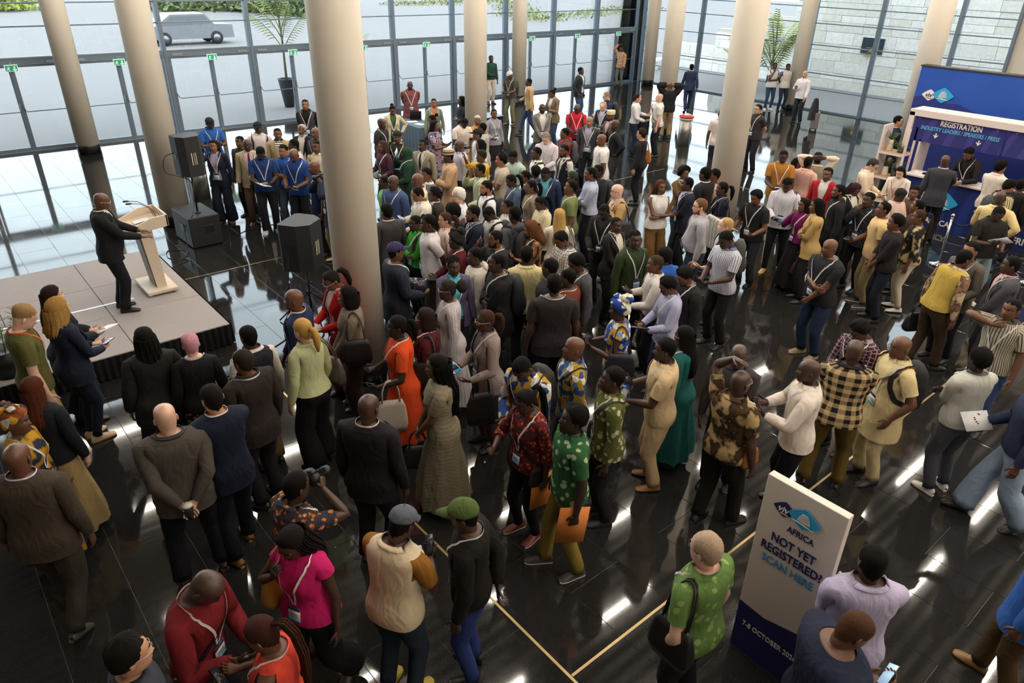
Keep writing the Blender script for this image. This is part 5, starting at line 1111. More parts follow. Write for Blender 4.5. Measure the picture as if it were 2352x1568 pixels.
    for it in items:
        q = it.split(':'); nm = q[0]; sd = -1 if nm.endswith('L') else 1; b = nm[:-1] if nm[-1] in 'RL' else nm; a = f.arm[sd]; nb = NB(); own = who.replace('person in ', '').replace('person ', '')
        own = ' '.join(own.split()[:9]); ax = np.array([a['t'], a['n'], a['f']]); g = a['grip']
        def put(n_, mats, lb, cat): o = link(n_, nb.mesh(n_, mats, k), None, root.location, rz); return tag(o, lb+' '+own, cat)
        if b in ('phone', 'lit', 'tablet'):
            s3 = (.036, .0045, .076) if b != 'tablet' else (.09, .005, .13); cc = g+a['f']*.03
            nb.box(cc, ax, s3, 0); nb.box(cc+a['n']*.0046, ax, (s3[0]*.92, .0008, s3[2]*.95), 1); put('phone' if b != 'tablet' else 'tablet', [M_PHONE, M_SCR if b == 'lit' else M_SCRD], {'phone': 'phone held by', 'lit': 'lit phone held by', 'tablet': 'dark tablet held by'}[b], 'phone' if b != 'tablet' else 'tablet')
        elif b in ('paper', 'envelope', 'leaflet', 'book'):
            col = {'paper': 'e6e6e8', 'envelope': 'd8823c', 'leaflet': 'e0e4e8', 'book': '2c4a8c'}[b]; hs3 = {'paper': (.10, .0015, .14), 'envelope': (.13, .002, .18), 'leaflet': (.075, .002, .105), 'book': (.085, .008, .115)}[b]
            nb.box(g+a['f']*.05, ax, hs3, 0)
            if b == 'leaflet': nb.box(g+a['f']*.0+a['n']*.0, ax, (hs3[0]*1.002, .0024, .045), 1)
            put({'envelope': 'orange_envelope', 'book': 'notebook'}.get(b, b), [mat('card_'+b, col, .7), M_CYAN], {'paper': 'white paper held by', 'envelope': 'orange envelope held by', 'leaflet': 'white and cyan leaflet held by', 'book': 'blue notebook held by'}[b], b)
        elif b == 'cup': nb.tube([g-np.array([0, 0, .06]), g+np.array([0, 0, .06])], [.032, .038], 16, 0); nb.tube([g+np.array([0, 0, .06]), g+np.array([0, 0, .072])], [.041, .040], 16, 1); put('paper_cup', [mat('dark_cup', (38, 34, 32), .5), mat('cup_lid', (220, 214, 200), .5)], 'dark paper cup held by', 'cup')
        elif b == 'camera':
            c0 = .5*(f.arm[1]['grip']+f.arm[-1]['grip']); fw = nrm(f.hpose(np.array([0, .3, 1.64]))-f.hpose(np.array([0, 0, 1.64]))); up = np.array([0, 0, 1.0]); r = nrm(np.cross(fw, up)); ax2 = np.array([r, fw, np.cross(r, fw)]); c0 = f.hpose(np.array([0, .155, 1.635])); nb.box(c0, ax2, (.065, .03, .045), 0); nb.box(c0+ax2[2]*.05, ax2, (.028, .026, .016), 0); nb.tube([c0+fw*.03, c0+fw*.10, c0+fw*.102, c0+fw*.15], [.038, .038, .042, .042], 16, 1); put('camera', [mat('camera_body', (16, 16, 16), .5), mat('camera_lens', (30, 29, 27), .3, .2)], 'camera with a long lens raised by', 'camera')
        elif b == 'pack':
            col = q[1] if len(q) > 1 else '1b1c1f'; z = np.linspace(.92, 1.44, 8)[:, None]; a_ = 2*PI*np.arange(16)/16; pr = np.interp(z, [.92, .96, 1.15, 1.36, 1.44], [.6, .95, 1.05, .9, .45]); X = .155*pr*np.sign(np.cos(a_))*np.abs(np.cos(a_))**.6; Y = -.225+.09*pr*np.sign(np.sin(a_))*np.abs(np.sin(a_))**.6; P3 = f.lean_pt(np.stack([X, Y-.02*0, z+0*X], -1)); I = nb.verts(P3).reshape(8, 16); nb.strip(I, True, True); nb.fan(I[-1], P3[-1].mean(0)); nb.fan(I[0], P3[0].mean(0), True)
            o = put('backpack', [mat('backpack_'+col, col, .75, bump=.4, scale=60)], 'backpack worn by', 'backpack'); n4 = NB()
            for s2 in (1, -1):
                C, Wd = f.on_torso([(s2*150, 1.40), (s2*125, 1.475), (s2*85, 1.475), (s2*52, 1.45), (s2*40, 1.36), (s2*48, 1.24), (s2*75, 1.12), (s2*120, 1.05)], off+.012, .05); n4 = NB(); n4.ribbon(C, Wd, .052); link('strap', n4.mesh('strap', [mat('backpack_'+col, col, .75, bump=.4, scale=60)], k), o)
            n5 = NB(); n5.ellipsoid(f.lean_pt(np.array([0, -.315, 1.08])), (.11, .035, .11), 12, 8); link('front_pocket', n5.mesh('front_pocket', [mat('backpack_'+col, col, .75, bump=.4, scale=60)], k), o)
        elif b in ('bag', 'shoulder', 'tote', 'brief', 'cross'):
            col = q[1] if len(q) > 1 else '17171a'; lng = {'bag': .16, 'shoulder': .34, 'tote': .30, 'brief': .12, 'cross': .55}[b]; bw, bh, bd = {'bag': (.15, .12, .05), 'shoulder': (.17, .15, .06), 'tote': (.17, .20, .03), 'brief': (.19, .13, .06), 'cross': (.11, .09, .035)}[b]
            if b in ('bag', 'brief'): an_ = a['W']+a['f']*.07; out = np.array([0, 1.0, 0])
            elif b == 'tote': an_ = .5*(a['E']+a['W'])+np.array([sd*.0, 0, .02]); lng = .22
            else: an_ = f.lean_pt(np.array([sd*.15, -.02, 1.47]))
            cen = an_-np.array([0, 0, lng+bh]) if b != 'cross' else f.lean_pt(np.array([-sd*.23, .06, .92])); 
            if b == 'shoulder': cen = f.lean_pt(np.array([sd*.27*(.5+.5*f.w), -.03, 1.06])); 
            z = np.linspace(-1, 1, 6)[:, None]; a_ = 2*PI*np.arange(16)/16; pr = np.interp(z, [-1, -.85, 0, .85, 1], [.85, 1.0, .97, .82, .7]); dp = np.interp(z, [-1, -.8, 1], [.9, 1.1, .35]); Y = bw*pr*np.sign(np.cos(a_))*np.abs(np.cos(a_))**.45; X = bd*dp*np.sign(np.sin(a_))*np.abs(np.sin(a_))**.45; P3 = np.stack([X, Y, bh*z+0*X], -1)+cen; I = nb.verts(P3).reshape(6, 16); nb.strip(I, True, False); nb.fan(I[-1], P3[-1].mean(0), True); nb.fan(I[0], P3[0].mean(0))
            mt = mat('bag_leather_'+col, col, .5, bump=.2, scale=50); o = put({'tote': 'tote_bag', 'brief': 'briefcase'}.get(b, 'handbag'), [mt], {'tote': 'tote bag hanging from the arm of', 'cross': 'small crossbody bag of', 'brief': 'briefcase carried by'}.get(b, 'handbag carried by'), 'bag')
            n4 = NB()
            if b == 'cross':
                C, Wd = f.on_torso([(sd*160, 1.44), (sd*100, 1.48), (sd*60, 1.455), (sd*25, 1.33), (-sd*10, 1.2), (-sd*45, 1.08), (-sd*80, 1.0)], off+.012, .02); n4.ribbon(C, Wd, .028)
            else:
                for s2 in (-.6, .6):
                    t = np.linspace(0, PI, 9); base = cen+np.array([0, 0, bh*.9]); hgt = (an_[2]-base[2])+.02; C = np.stack([base[0]+(an_[0]-base[0])*np.sin(t)+.02*s2*np.sin(t*0), base[1]+bw*.55*np.cos(t)*1.0+(an_[1]-base[1])*np.sin(t), base[2]+hgt*np.sin(t)**.7], -1)+np.array([s2*.02, 0, 0]); n4.tube(C, .008, 6)
            link('strap' if b == 'cross' else 'handles', n4.mesh('strap', [mt], k), o)
        elif b == 'bottle': nb.tube([g-np.array([0, 0, .07]), g+np.array([0, 0, .05]), g+np.array([0, 0, .08]), g+np.array([0, 0, .10])], [.03, .03, .014, .014], 12, 0); nb.tube([g+np.array([0, 0, .10]), g+np.array([0, 0, .118])], [.016, .016], 12, 1); put('water_bottle', [mat('clear_bottle_plastic', (196, 206, 214), .2), mat('blue_bottle_cap', (96, 140, 206), .4)], 'small water bottle held by', 'bottle')
        elif b == 'coat':
            z = np.linspace(.62, 1.12, 6)[:, None]; a_ = 2*PI*np.arange(14)/14; P3 = np.stack([(.05+.03*(1.12-z))*np.sin(a_)*(1+.3*np.sin(3*a_)), .16*np.cos(a_)+0*z, z+0*a_], -1)+np.array([a['W'][0], a['W'][1]-.06, 0]); I = nb.verts(P3).reshape(6, 14); nb.strip(I); nb.fan(I[-1], P3[-1].mean(0), True); put('folded_coat', [cloth(q[1] if len(q) > 1 else '1e2228')], 'folded coat over the arm of', 'coat')
    return root
# ================================================================ the people, placed by where their heads are seen
W_ = 'shirt:e2e0e2'
# speaker on the stage
p(228,443,0,'person in a black suit speaking at the lectern on stage','suit:1b1c20/d8d0c8','tr:17181b','bald',3,h=1.76,w=1.14,belly=.06,arms='desk desk',lan=0,hp=.25,glasses=2,z0=SZ,shoe='131315')
# group by the speakers, left of the middle column
p(480,271,285,'person in a blue polo and dark cap looking at a phone near the doors','polo:2a60ae','tr:22242c','buzz',3,arms='phone phone',hp=.4,hat='cap:20242a',items=('phoneR',))
p(490,321,250,'person in a navy trouser suit filming with a raised phone','blazer:1e2434/a294b0','wide:1c2230','long:1c1412',2,sex='f',h=1.72,arms='up down',items=('phoneR',),shoe='5a4634')
p(551,312,230,'person in a plain black top behind the tan blazer','knit:26282c','tr:22242a:speck:e0e0e0','buzz',3,h=1.70,lan=0)
p(566,318,265,'person in a tan blazer with maroon tie and glasses','suit:b0a080/d0b8bc/5c1c2c','tr:5c4c3c','bald',4,glasses=1,belly=.03,shoe='4a3020')
p(590,280,275,'person in a black lettered cap and white shirt','shirt:d6cccc','tr:2a2a30','buzz',4,hat='cap:202024',lan=0,items=('pack:26222a',))
p(597,340,270,'person in a navy polo looking down at papers','polo:20396e','tr:24242a','fade',4,arms='phonelow phonelow',hp=.6,items=('paperR',),shoe='d8d8d8:e8e8e8')
p(636,294,270,'person in a beige field jacket over a striped shirt','blazer:a8946e/e0dcd0:hstripe:282828','tr:3a3428','buzz',3,lan=0)
p(651,333,235,'person in a bright blue polo with folded arms','polo:2456a4','jean:5a6a80','fade',2,arms='cross crossu',shoe='d8d8d8:e8e8e8',h=1.71)
p(676,320,195,'person in a pale shirt just behind the blue polos','shirt:d0c4c8','tr:2a2a30','short',4,lan=0)
p(694,285,240,'person with a white goatee in a black blazer','blazer:202226/d8d4d0','tr:22242a','recede:a8a29c',3,beard='b8b2aa',lan=0)
p(700,228,262,'person in a black shirt and grey waistcoat by the door','vest:3c3a42/17181c','tr:17181c','buzz',2,arms='front down',h=1.84)
p(672,342,240,'person in a royal blue polo typing on a phone','polo:1f3f82','tr:20242c','bald',3,w=1.1,arms='phonelow phonelow',hp=.45,items=('phoneR',),h=1.80)
p(726,292,230,'person in a grey and cream block sweater','knit:4a4246/d8ccb0','tr:2a2a30','bald',3,lan=1)
p(729,323,240,'person in a cream shirt with a dark bag strap','shirt:d8c8a4','tr:2a2a30','buzz',3,items=('crossR:2a2420',))
p(724,369,195,'person in a dark navy polo beside the camera holder','polo:1c2a52','tr:22242c','bald',3)
p(757,390,200,'person in a dark jacket holding up a small camera by the column','coat:20263a','tr:8a7a5a','buzz',4,h=1.72,arms='cam cam',items=('camera',),shoe='c8a070')
p(764,364,230,'person in a lime green top half behind the middle column','knit:8aa03c','tr:2a2a30','short',3,sex='f')
# by the doors and the blue table
p(941,186,275,'person in a burgundy print shirt with hands behind the back','tunic:7c4848:leaf:5a2c30','tr:b08a44','bald',4,arms='back back',h=1.80,w=1.12,belly=.03)
p(901,243,275,'person in a cream blazer and green top with hand on hip','blazer:d4c4a4/3a5a3a','tr:24262c','bun',3,sex='f',arms='down hip',hp=.35,items=('paperL',))
p(996,226,275,'person in a sage green cardigan behind the table','cardi:8a9680/c08060','tr:2a2a30','buzz',2,sex='f')
p(1063,221,200,'person with dreadlocks in a charcoal polo','polo:2a2a30','tr:22242a','dreads',4,arms='cross crossu',lan=0)
p(873,271,330,'person in a black printed tee at the edge of the column','tee:2a2628','tr:22242a','bald',4)
p(913,301,250,'person in a black cap with green emblem','coat:2a2620','tr:24262c','buzz',3,hat='cap:22241f',items=('pack:1c1c1e',))
p(881,324,215,'person in a plum top with a pale hairband','half:4a2a3c','tr:22242a','bob:3c2c26',3,sex='f',arms='carry carry',items=('bookR',))
p(936,339,180,'person in a dark green suit and headscarf holding up a leaflet','coat:1f3a2c','tr:1c3426','none',4,sex='f',arms='face carry',hat='hijab:24422e',items=('leafletR',))
p(972,319,235,'person in a light grey blazer with a dark tie','suit:968c78/d8d4cc/2a2228','tr:3a3834','buzz',4)
p(996,277,340,'person in a coral and blue circle print dress','maxi:d8c0b4:rings:34426e:c8523c','none','long:16110f',3,sex='f',h=1.70,w=1.15,belly=.03,arms='phone phone',items=('phoneR',),lan=0)
p(992,264,195,'person in a black jacket behind the circle print dress','coat:20222a','tr:22242a','bun',3,sex='f',hp=.3,arms='phonelow phonelow')
p(1069,273,300,'person in a cream and pink polo bent over a phone','polo:e0d0c4','tr:b89a84','buzz',5,arms='phonelow phonelow',hp=.65,lean=.12,items=('phoneR',))
p(1097,265,265,'person with short grey hair in a mustard dress','ldress:c08a30','none','short:b8b4ac',3,sex='f')
p(1110,283,170,'person in a light grey jacket beside the mustard dress','coat:a8a49c','tr:3a3a40','fade',4,lan=1,h=1.70)
p(1100,296,190,'person in a black cap and white tee','tee:d8d8dc','tr:2a2a30','buzz',3,hat='cap:221c1a',h=1.75)
p(1134,250,300,'person in a grey shirt with a black handbag','shirto:8e8e9a','skirt:1c1d22','buzz',3,sex='f',h=1.70,hy=.3,arms='carry down',items=('bagL:17171a',))
p(1058,321,200,'person in a pale lilac shirt behind the raised phone','shirt:c0bcc8','tr:2a2a30','bald',4,lan=0)
p(1106,321,190,'person in a white top with dark hair beside the yellow top','half:dcdce0','tr:2a2a30','bob',3,sex='f')
p(1109,345,185,'person in a yellow top stretching up a phone','half:dcb040','skirt:caa040','none',3,sex='f',w=1.12,h=1.72,arms='up phone',hat='headband:1c1a1a',items=('phoneR',))
p(1033,345,190,'person in a tan robe and striped kufi cap','robe:b89474','tr:8a6a50','buzz',4,arms='carry phone',hat='kufi:c0ac90:54463a')
p(1106,376,190,'person in a pale green shirt filming with a phone','shirto:b4bc98','tr:4a4a44','buzz',3,glasses=1,arms='face carry',items=('phoneR',))
p(1155,353,185,'person with curly hair in a beige tee','tee:b4a894','tr:3a3a3c','curly',2,arms='cross crossu')
p(1176,348,230,'person in a mint shirt looking down behind the crowd','shirt:a8c0b0','tr:2a2a30','fade',4,hp=.5,lan=0)
p(905,402,225,'person in a denim blue patterned jacket','coat:40507a:speck:6a7ca8','tr:2a2a30','bald',4,belly=.02)
p(885,404,190,'person in a light green polo beside the big column','polo:8cc48a','tr:2a2a30','buzz',4,lan=0,h=1.66)
p(963,398,190,'person in a cream shirt with thin glasses','shirt:dcc8a8','tr:2a2a30','bald',3,glasses=1)
p(981,386,215,'person in a white shirt and grey knit tank','vest:6a6670/e0dcd8','tr:2a2a30','fade',3,lan=0)
p(957,430,195,'person in an off white shirt reading a lit phone','shirto:dcd4c4','tr:2a2a30','recede',2,arms='phone phonelow',hp=.4,items=('litR',),w=1.08)
p(1000,431,195,'person in a dark brown blazer with tight curls','suit:3a342e/d8d0c8/1a1a1c','tr:22242a','curly',4,glasses=1,lan=0,h=1.68)
p(1056,433,190,'person with thick white hair in a white print shirt','shirto:dcdce2:speck:6a78a0','tr:3a3c44','curly:d8d4cc',0,glasses=1,belly=.02,lan=0)
p(1120,416,200,'person with a beard in a white shirt and backpack','shirt:e0e0e4','tr:2a2a30','fade',2,beard='15110f',items=('pack:1a1a1c',))
p(1173,401,200,'person with a ponytail in a slate blue shirt','shirt:50607a','tr:2a2a30','pony',4,sex='f',hp=.35,arms='phonelow phonelow')
p(1209,393,195,'person in a black blazer behind the slate blue shirt','blazer:24262a/d8d4d0','tr:22242a','fade',3,h=1.68)
p(1223,414,195,'person with tied hair in a brown speckled shirt','shirto:8a7a68:speck:4a3c34','tr:2a2a30','pony',3,sex='f',h=1.73)
# far middle
p(1245,238,285,'person in a grey blazer with hands clasped in front','suit:76726c/dcd8d0','tr:3a3c42','bald',5,arms='front front')
p(1268,206,225,'person in a brown blazer looking at a phone','blazer:74644e/d8d4d0','tr:3a4458','bun',3,sex='f',h=1.74,arms='phone phone',hp=.4,items=('phoneR',),lan=0)
p(1217,180,195,'person in a tan jacket and jeans carrying a folder','blazer:b89a70/d8d8dc','jean:34466a','buzz',4,arms='carry down',legs='walk',items=('leafletR','tabletR'),lan=0)
p(1170,164,235,'person in an olive tee and white flat cap with a backpack','tee:4a4436','tr:76745a','none',3,arms='phonelow phonelow',hp=.45,hat='flat:c8c8cc',beard='15110f',items=('pack:2a2c34','phoneR'),shoe='6a5a4a')
p(1127,127,300,'person in a dark green top and cream trousers by the far doors','knit:24443c','tr:c8beb0','buzz',4,arms='phonelow down',h=1.80,lan=0)
p(1333,155,335,'person in a charcoal blazer and jeans by the doors','blazer:2c2e34/d8dcdc','jean:3c5070','fade',4,arms='pocket down',h=1.80,lan=0)
p(1429,106,240,'person in an orange print shirt with a hand to the head','shirto:c8a07c:leaf:8a5a3c','tr:6a6a6c','buzz',4,arms='head fwd',h=1.74)
p(1326,239,275,'person in a red polo with backpack straps','polo:b82030','tr:22242a','bald',4,arms='phonelow phonelow',hp=.4,w=1.08,belly=.03,items=('pack:3a3432','phoneR'))
p(1385,234,240,'person in a dark jacket and pale shirt reading','blazer:22262e/b0b0c4','tr:2a2a30','horseshoe:b09070',0,arms='phonelow phonelow',hp=.5,belly=.03,items=('paperR',))
p(1393,211,195,'person in a navy shirt with a black backpack','shirt:26304e','tr:3a3c44','recede:8a6a50',0,glasses=1,hp=.35,items=('pack:1a1c20',),lan=0,arms='phonelow phonelow')
p(1355,267,262,'person in a charcoal blazer and lilac shirt with papers','blazer:3c3a40/9a94a8','tr:1e2026','bald:a8a49c',2,h=1.80,arms='down bag',items=('paperL',))
p(1406,255,215,'person in a cream kufi and grey blazer','blazer:6a645e/d0a8a8','tr:3a3a3c','none',3,hat='kufi:d8cca0',glasses=1,beard='2a221c',lan=0)
p(1417,275,190,'person in a black shirt with hand on chin','shirt:1e1e22','tr:3a3a3e','bald',4,w=1.08,arms='chin hip',h=1.80)
p(1463,215,0,'person in a white polo holding a dark coat','shirt:d4d0d4','tr:20263a','recede:2a221c',1,arms='carry talk',lan=0,items=('coatL:1e242c',))
p(1518,215,185,'person with a bald head in a white shirt and bag strap','polo:d8d4d0','tr:1c1e26','bald',0,belly=.05,arms='strap down',items=('crossR:5a5a54',),h=1.78)
p(1540,189,95,'person in a puffy black jacket seen from behind','puffer:1c1c1e','tr:96805c','none',3,arms='nape nape',hp=.5,lan=0,h=1.76)
p(1590,147,100,'person in a blue suit walking away','suit:2a3450/d8d8dc','tr:2a3450','buzz',4,legs='walk',arms='aft fwd',lan=0,h=1.74)
p(1477,296,165,'person in black with an orange shoulder bag','knit:1c1c20','slim:14161e','curly:2c1e18',1,sex='f',h=1.74,items=('shoulderR:b06a24',),lan=0,glasses=1)
p(1386,308,190,'person in a loose white tee looking toward the stage','big:e0dcd8','tr:3a3a40','bald',3,w=1.16,belly=.02,h=1.80)
p(1253,305,250,'person with grey hair in a white shirt and watch','shirt:ccc4cc','tr:1e2638','short:7a746c',0,arms='phonelow phonelow',hp=.55,h=1.84,items=('phoneR',))
p(1300,295,190,'person in a red hooded top with a large grey backpack','hoodie:7c2c34','tr:2a2a30','fade',3,h=1.70,items=('pack:4a444a',),lan=0)
p(1235,339,205,'person in a dark waistcoat with white sleeves','vest:22242a/dcd8d0','tr:22242a','fade',4)
p(1299,333,215,'person in a black waistcoat and tie with a badge','vest:1e2024/c8c4bc/1a1a1e','tr:1c1e24','fade',3,beard='17120f')
p(1232,383,110,'person with short dark hair behind the navy blazer','knit:22242a','tr:22242a','afro',4,lan=0,h=1.62)
p(1252,386,255,'person in a navy blazer and teal shirt looking down','suit:222c4a/58a0b4','tr:22242a','buzz',4,hp=.5,w=1.08,h=1.79)
p(1319,394,190,'person with a green hairband in a dark top','knit:26242a','tr:22242a','pony',3,sex='f',h=1.60,hat='headband:283a30',lan=0)
p(1361,384,190,'person in a pale blue shirt with crossed arms','shirt:aeb4cc','tr:20222a','buzz',3,arms='cross crossu',h=1.82,lan=0)
p(1378,378,205,'person in a black jacket behind the pale blue shirt','coat:1e1f22','tr:20222a','buzz',5,items=('pack:242628','leafletL'),arms='down carry',lan=0)
p(1319,416,185,'person in an olive tee gazing up','tee:6e7a4c','tr:2a2a30','fade',3,hp=-.2)
p(1423,423,200,'person with a bald head in a tan blazer and shoulder bag','blazer:a8885a/c8c0c8','tr:3a3a40','bald',0,glasses=1,arms='down strap',items=('shoulderL:1c1c20',),h=1.80)
p(1517,413,300,'person in a white waistcoat top with crossed arms','tank:dcd8d4','wide:7a5a30','braids:4a2a18',3,sex='f',h=1.74,arms='cross crossu',lan=0)
p(1571,384,310,'person in a brown blazer with full dark hair','blazer:6a4e2c/d0c4b4','tr:3a3a40','bigafro',3,sex='f',arms='chin crossu',lan=1)
p(1584,408,195,'person in a dark suit with crossed arms by the brown blazer','suit:1e2230/a8a8c0','tr:1c1e26','short',4,arms='cross crossu')
# dense middle crowd
p(890,469,120,'person in a charcoal suit close to the big column','suit:3e3c3c/d0c4c0','tr:2e2c2c','short',3,lan=0)
p(957,495,205,'person in a bright green shirt with folded arms','shirt:3a9a34','tr:14161e','bun',4,sex='f',arms='cross crossu',items=('pack:20201e',))
p(987,494,190,'person in a white polo with an arm patch and hands behind','polo:d6d0d2','tr:3a3630','fade',4,arms='back back',h=1.82)
p(1026,488,190,'person in a pale pink shirt with sleek brown hair','shirto:d4b8b0','tr:3a3a40','pony:3c2a20',1,sex='f')
p(1042,472,120,'person with an orange flower behind the ear','knit:4a4458','tr:2a2a30','bigafro',4,sex='f')
p(1090,473,195,'person in a navy blazer with hand on chin','suit:1e2432/98a0b8','tr:1c1e26','fade',3,arms='chin crossu',beard='17120f')
p(1118,476,205,'person in a white polo with a backpack, head bowed','polo:d8d4d4','tr:22242a','buzz',4,hp=.6,items=('pack:221c1a',),arms='phonelow phonelow',h=1.72)
p(1170,458,195,'person in a white print shirt between two dark jackets','shirto:d0ccc8:speck:6a6a70','tr:2a2a30','buzz',3,h=1.70)
p(1185,476,130,'person in a slate grey hooded top and backpack','hoodie:4a4c54','tr:2a2a30','fade',4,items=('pack:2a2c30',),lan=0,h=1.80)
p(1219,509,190,'person in an orange animal print blouse with brown curls','half:b07850:rings:2a2018:b07850','tr:22242a','longcurly:5a3a24',2,sex='f',arms='phone phone',hp=.3,items=('phoneR',))
p(1051,534,190,'person in a black headwrap and maroon top','knit:5c1c28','skirt:2a1c20','none',4,sex='f',hat='wrap:1c1c1a',arms='phonelow phonelow')
p(1143,529,195,'person in a black jacket with a phone held up','coat:22201f','tr:22242a','buzz',3,beard='17120f',arms='face phonelow',items=('phoneR',))
p(1095,570,190,'person in a cream hooded sweatshirt','hoodie:c8c0b4','tr:3a4a34','fade',4,lan=0,h=1.69)
p(1148,582,190,'person in a black jacket with a bulky black backpack','coat:1c1c1d','tr:1c1c20','buzz',4,w=1.06,items=('pack:1c1d20',),arms='cross crossu',h=1.80)
p(1040,590,285,'person in a turquoise and purple jacket with cornrows','blazer:5a5270/58b8c8','tr:22242a','cornrows',4,sex='f',arms='phonelow down',items=('phoneR',),h=1.72)
p(902,559,20,'person in a purple baseball cap and dark jacket','coat:242a34','tr:20242c','buzz',3,hat='cap:343050',arms='carry carry',items=('tabletL',))
p(1033,644,185,'person in a white striped dress with a puff ponytail','ldress:c8c0c0:vstripe:a8a0a8','none','puff:2a2320',4,sex='f',h=1.74,w=1.05,glasses=2)
p(1210,568,95,'person in a cream polo seen from behind','polo:cabc8c','tr:2a2a30','fade',4,arms='phonelow phonelow')
p(1240,452,210,'person with a cream blouse and loose ponytail','shirto:d4c8a4','tr:2a2a30','pony',4,sex='f',hp=.35,arms='phonelow phonelow',items=('litL',))
p(1286,482,95,'person with very long blonde hair','half:d8d0c0','tr:2a2a30','sleek:b08c54',0,sex='f',h=1.72,arms='down phone',items=('litL','shoulderR:5a5650'),lan=0)
p(1284,533,210,'person in a white grid check shirt looking down','shirto:cfc8bc:grid:5a5a60','tr:2a2a30','short',3,hp=.6,arms='phonelow phonelow')
p(1387,470,245,'person in a black blazer with a phone at the waist','blazer:201e1f/26242a','tr:1c1c20','buzz',5,hp=.5,arms='phonelow phonelow',items=('phoneR',))
p(1414,498,320,'person in a black jacket over a cream top','blazer:1e1c1d/d4ccbc','tr:161619','buzz',4,sex='f',h=1.72,arms='front front',hy=.3)
p(1457,529,310,'person in a dark green shirt with a large badge','shirt:2c3a20','tr:1a1a1c','fade',4,h=1.80,hy=.3)
p(1513,587,190,'person in an off white shirt with a phone in both hands','shirt:d4ccc4','tr:1c1d22','buzz:3a2c20',3,arms='phone phonelow',items=('phoneR',),h=1.74)
p(1532,572,130,'person in a vivid blue shirt with round dark hair','shirt:2c58ac','tr:2a2a30','afro',4,lan=0,h=1.64)
p(1532,637,205,'person in a lilac shirt holding a tablet','shirto:a8a8c8','tr:2c3050','afro',3,sex='f',h=1.72,arms='phonelow phonelow',hp=.45,items=('tabletL',))
p(1570,616,215,'person in a black jacket with head bowed beside the lilac shirt','coat:1e1d1e','tr:1c1c20','afro',3,hp=.5,h=1.70)
p(1268,596,150,'person in a dark jacket among the heads behind the rust sweater','coat:24242a','tr:22242a','fade',4,lan=0)
p(1322,585,205,'person with short hair in a grey knit','knit:46444a','tr:2a2a30','afro',4,hp=.4)
p(1310,620,160,'person in a rust brown sweater','knit:6a2e1c','tr:4a3a34','fade',4,w=1.05,h=1.69)
p(1275,632,100,'person in a faded black tee seen from behind','big:2a2626','tr:202226','buzz',4,w=1.1,h=1.84)
p(1430,689,185,'person in a blue headwrap and blue gold print blouse','blouse:2c4a94:kente:c8a040:6a8ac0','skirt:2c4a94:kente:c8a040:203a70','none',4,sex='f',h=1.74,arms='phone phone',hat='wrap:2448a0:kente:e0d8c0:203a80',items=('phoneR','shoulderL:1c1e2a'),lan=0)
# right of the second column
p(1625,385,150,'person in a black suit standing against the column','suit:201e20/d8d4d0','tr:1c1c20','short',4,lan=0,h=1.85)
p(1646,389,190,'person with short hair tucked behind the black suit','knit:c0a090','tr:2a2a30','fade',3,lan=0,h=1.75)
p(1665,419,190,'person in a navy blazer with crossed arms by the column','blazer:1e2034/20222c','tr:1c1e26','pony',4,sex='f',h=1.74,arms='cross crossu',items=('shoulderL:1c1c20',))
p(1615,457,190,'person with glasses and beard in a grey shirt','shirt:a4a0a8','tr:343c48','short:6a4c34',0,belly=.09,w=1.12,glasses=1,beard='7a5238',h=1.82)
p(1675,501,185,'person with thin blond hair and a grey backpack','polo:a8a8b4','tr:4a4c54','recede:b08c5a',0,items=('pack:3a3c38',),arms='down carry',h=1.80,lan=0)
p(1667,533,225,'person in a white shirt with blue stripes and gold watch','polo:d4d0d4:vstripe:6a7494','tr:17171a','fade',4,hp=.45,arms='phonelow phonelow',h=1.80,lan=0)
p(1739,438,235,'person in a black tee leaning at the lanyard rack','tee:1c1c1e','tr:2a2c34','afro',3,w=1.05,hp=.3,arms='carry carry',h=1.72)
p(1745,240,225,'person in a charcoal polo and glasses beside the column','polo:322c30','tr:22222a','short:1a1614',1,arms='phonelow back',glasses=1,h=1.80)
p(1659,252,80,'person in a pale tee half hidden by the column','tee:d0c0bc','tr:2a2a34','buzz',3,lan=0,hp=.4)
p(1781,144,290,'person in a white tee with hand on chin by the glass','tee:dcd8dc','slim:304860','buzz',4,arms='chin crossu',items=('pack:2a2c34',),shoe='d8d8d8:e8e8e8',lan=0)
p(1811,146,300,'person in a beige utility vest over a print shirt','polo:d0ccc0/6a6a78:speck:d0d0d8','slim:26303e','buzz',4,arms='back back',lan=0)
p(1852,162,240,'person in a white shirt holding a suitcase handle','shirto:e0dce0','tr:262a32','bald',1,arms='phone fwd',h=1.82,lan=0,items=('phoneR',))
p(2063,266,0,'person in a long navy coat behind the plant shelf','coat:222a40','tr:1e222c','short',1,h=1.89,lan=0)
# registration queue
p(1802,345,275,'person in an orange brown tee with a lanyard','tee:a8702c','tr:76705a','buzz',4,arms='phonelow phonelow',hp=.3,h=1.84)
p(1810,411,265,'person in a white shirt writing on a tablet','shirto:cfccd4','slim:1c1c22','fade',4,arms='phonelow carry',hp=.5,h=1.78,legs='step',items=('tabletL','shoulderL:1c1c20'),shoe='c09a58:6a5030')
p(1830,363,330,'person with a bob in a cream top','half:dcd4bc','tr:2a2a30','bob',3,sex='f',lan=0,h=1.60)
p(1857,360,60,'person in a pink shirt turned away','shirt:d0a496','tr:2a2a30','buzz',4,w=1.06,lan=0,h=1.72)
p(1882,350,100,'person in a khaki vest with hands behind the head','vest:8c8470/d8c4b0','tr:5a5648','buzz',4,arms='nape nape',lan=0)
p(1905,385,255,'person in a black, red and white zip jacket','blazer:a01c24/dcd8d4','tr:22242a','short',3,h=1.78,lan=0)
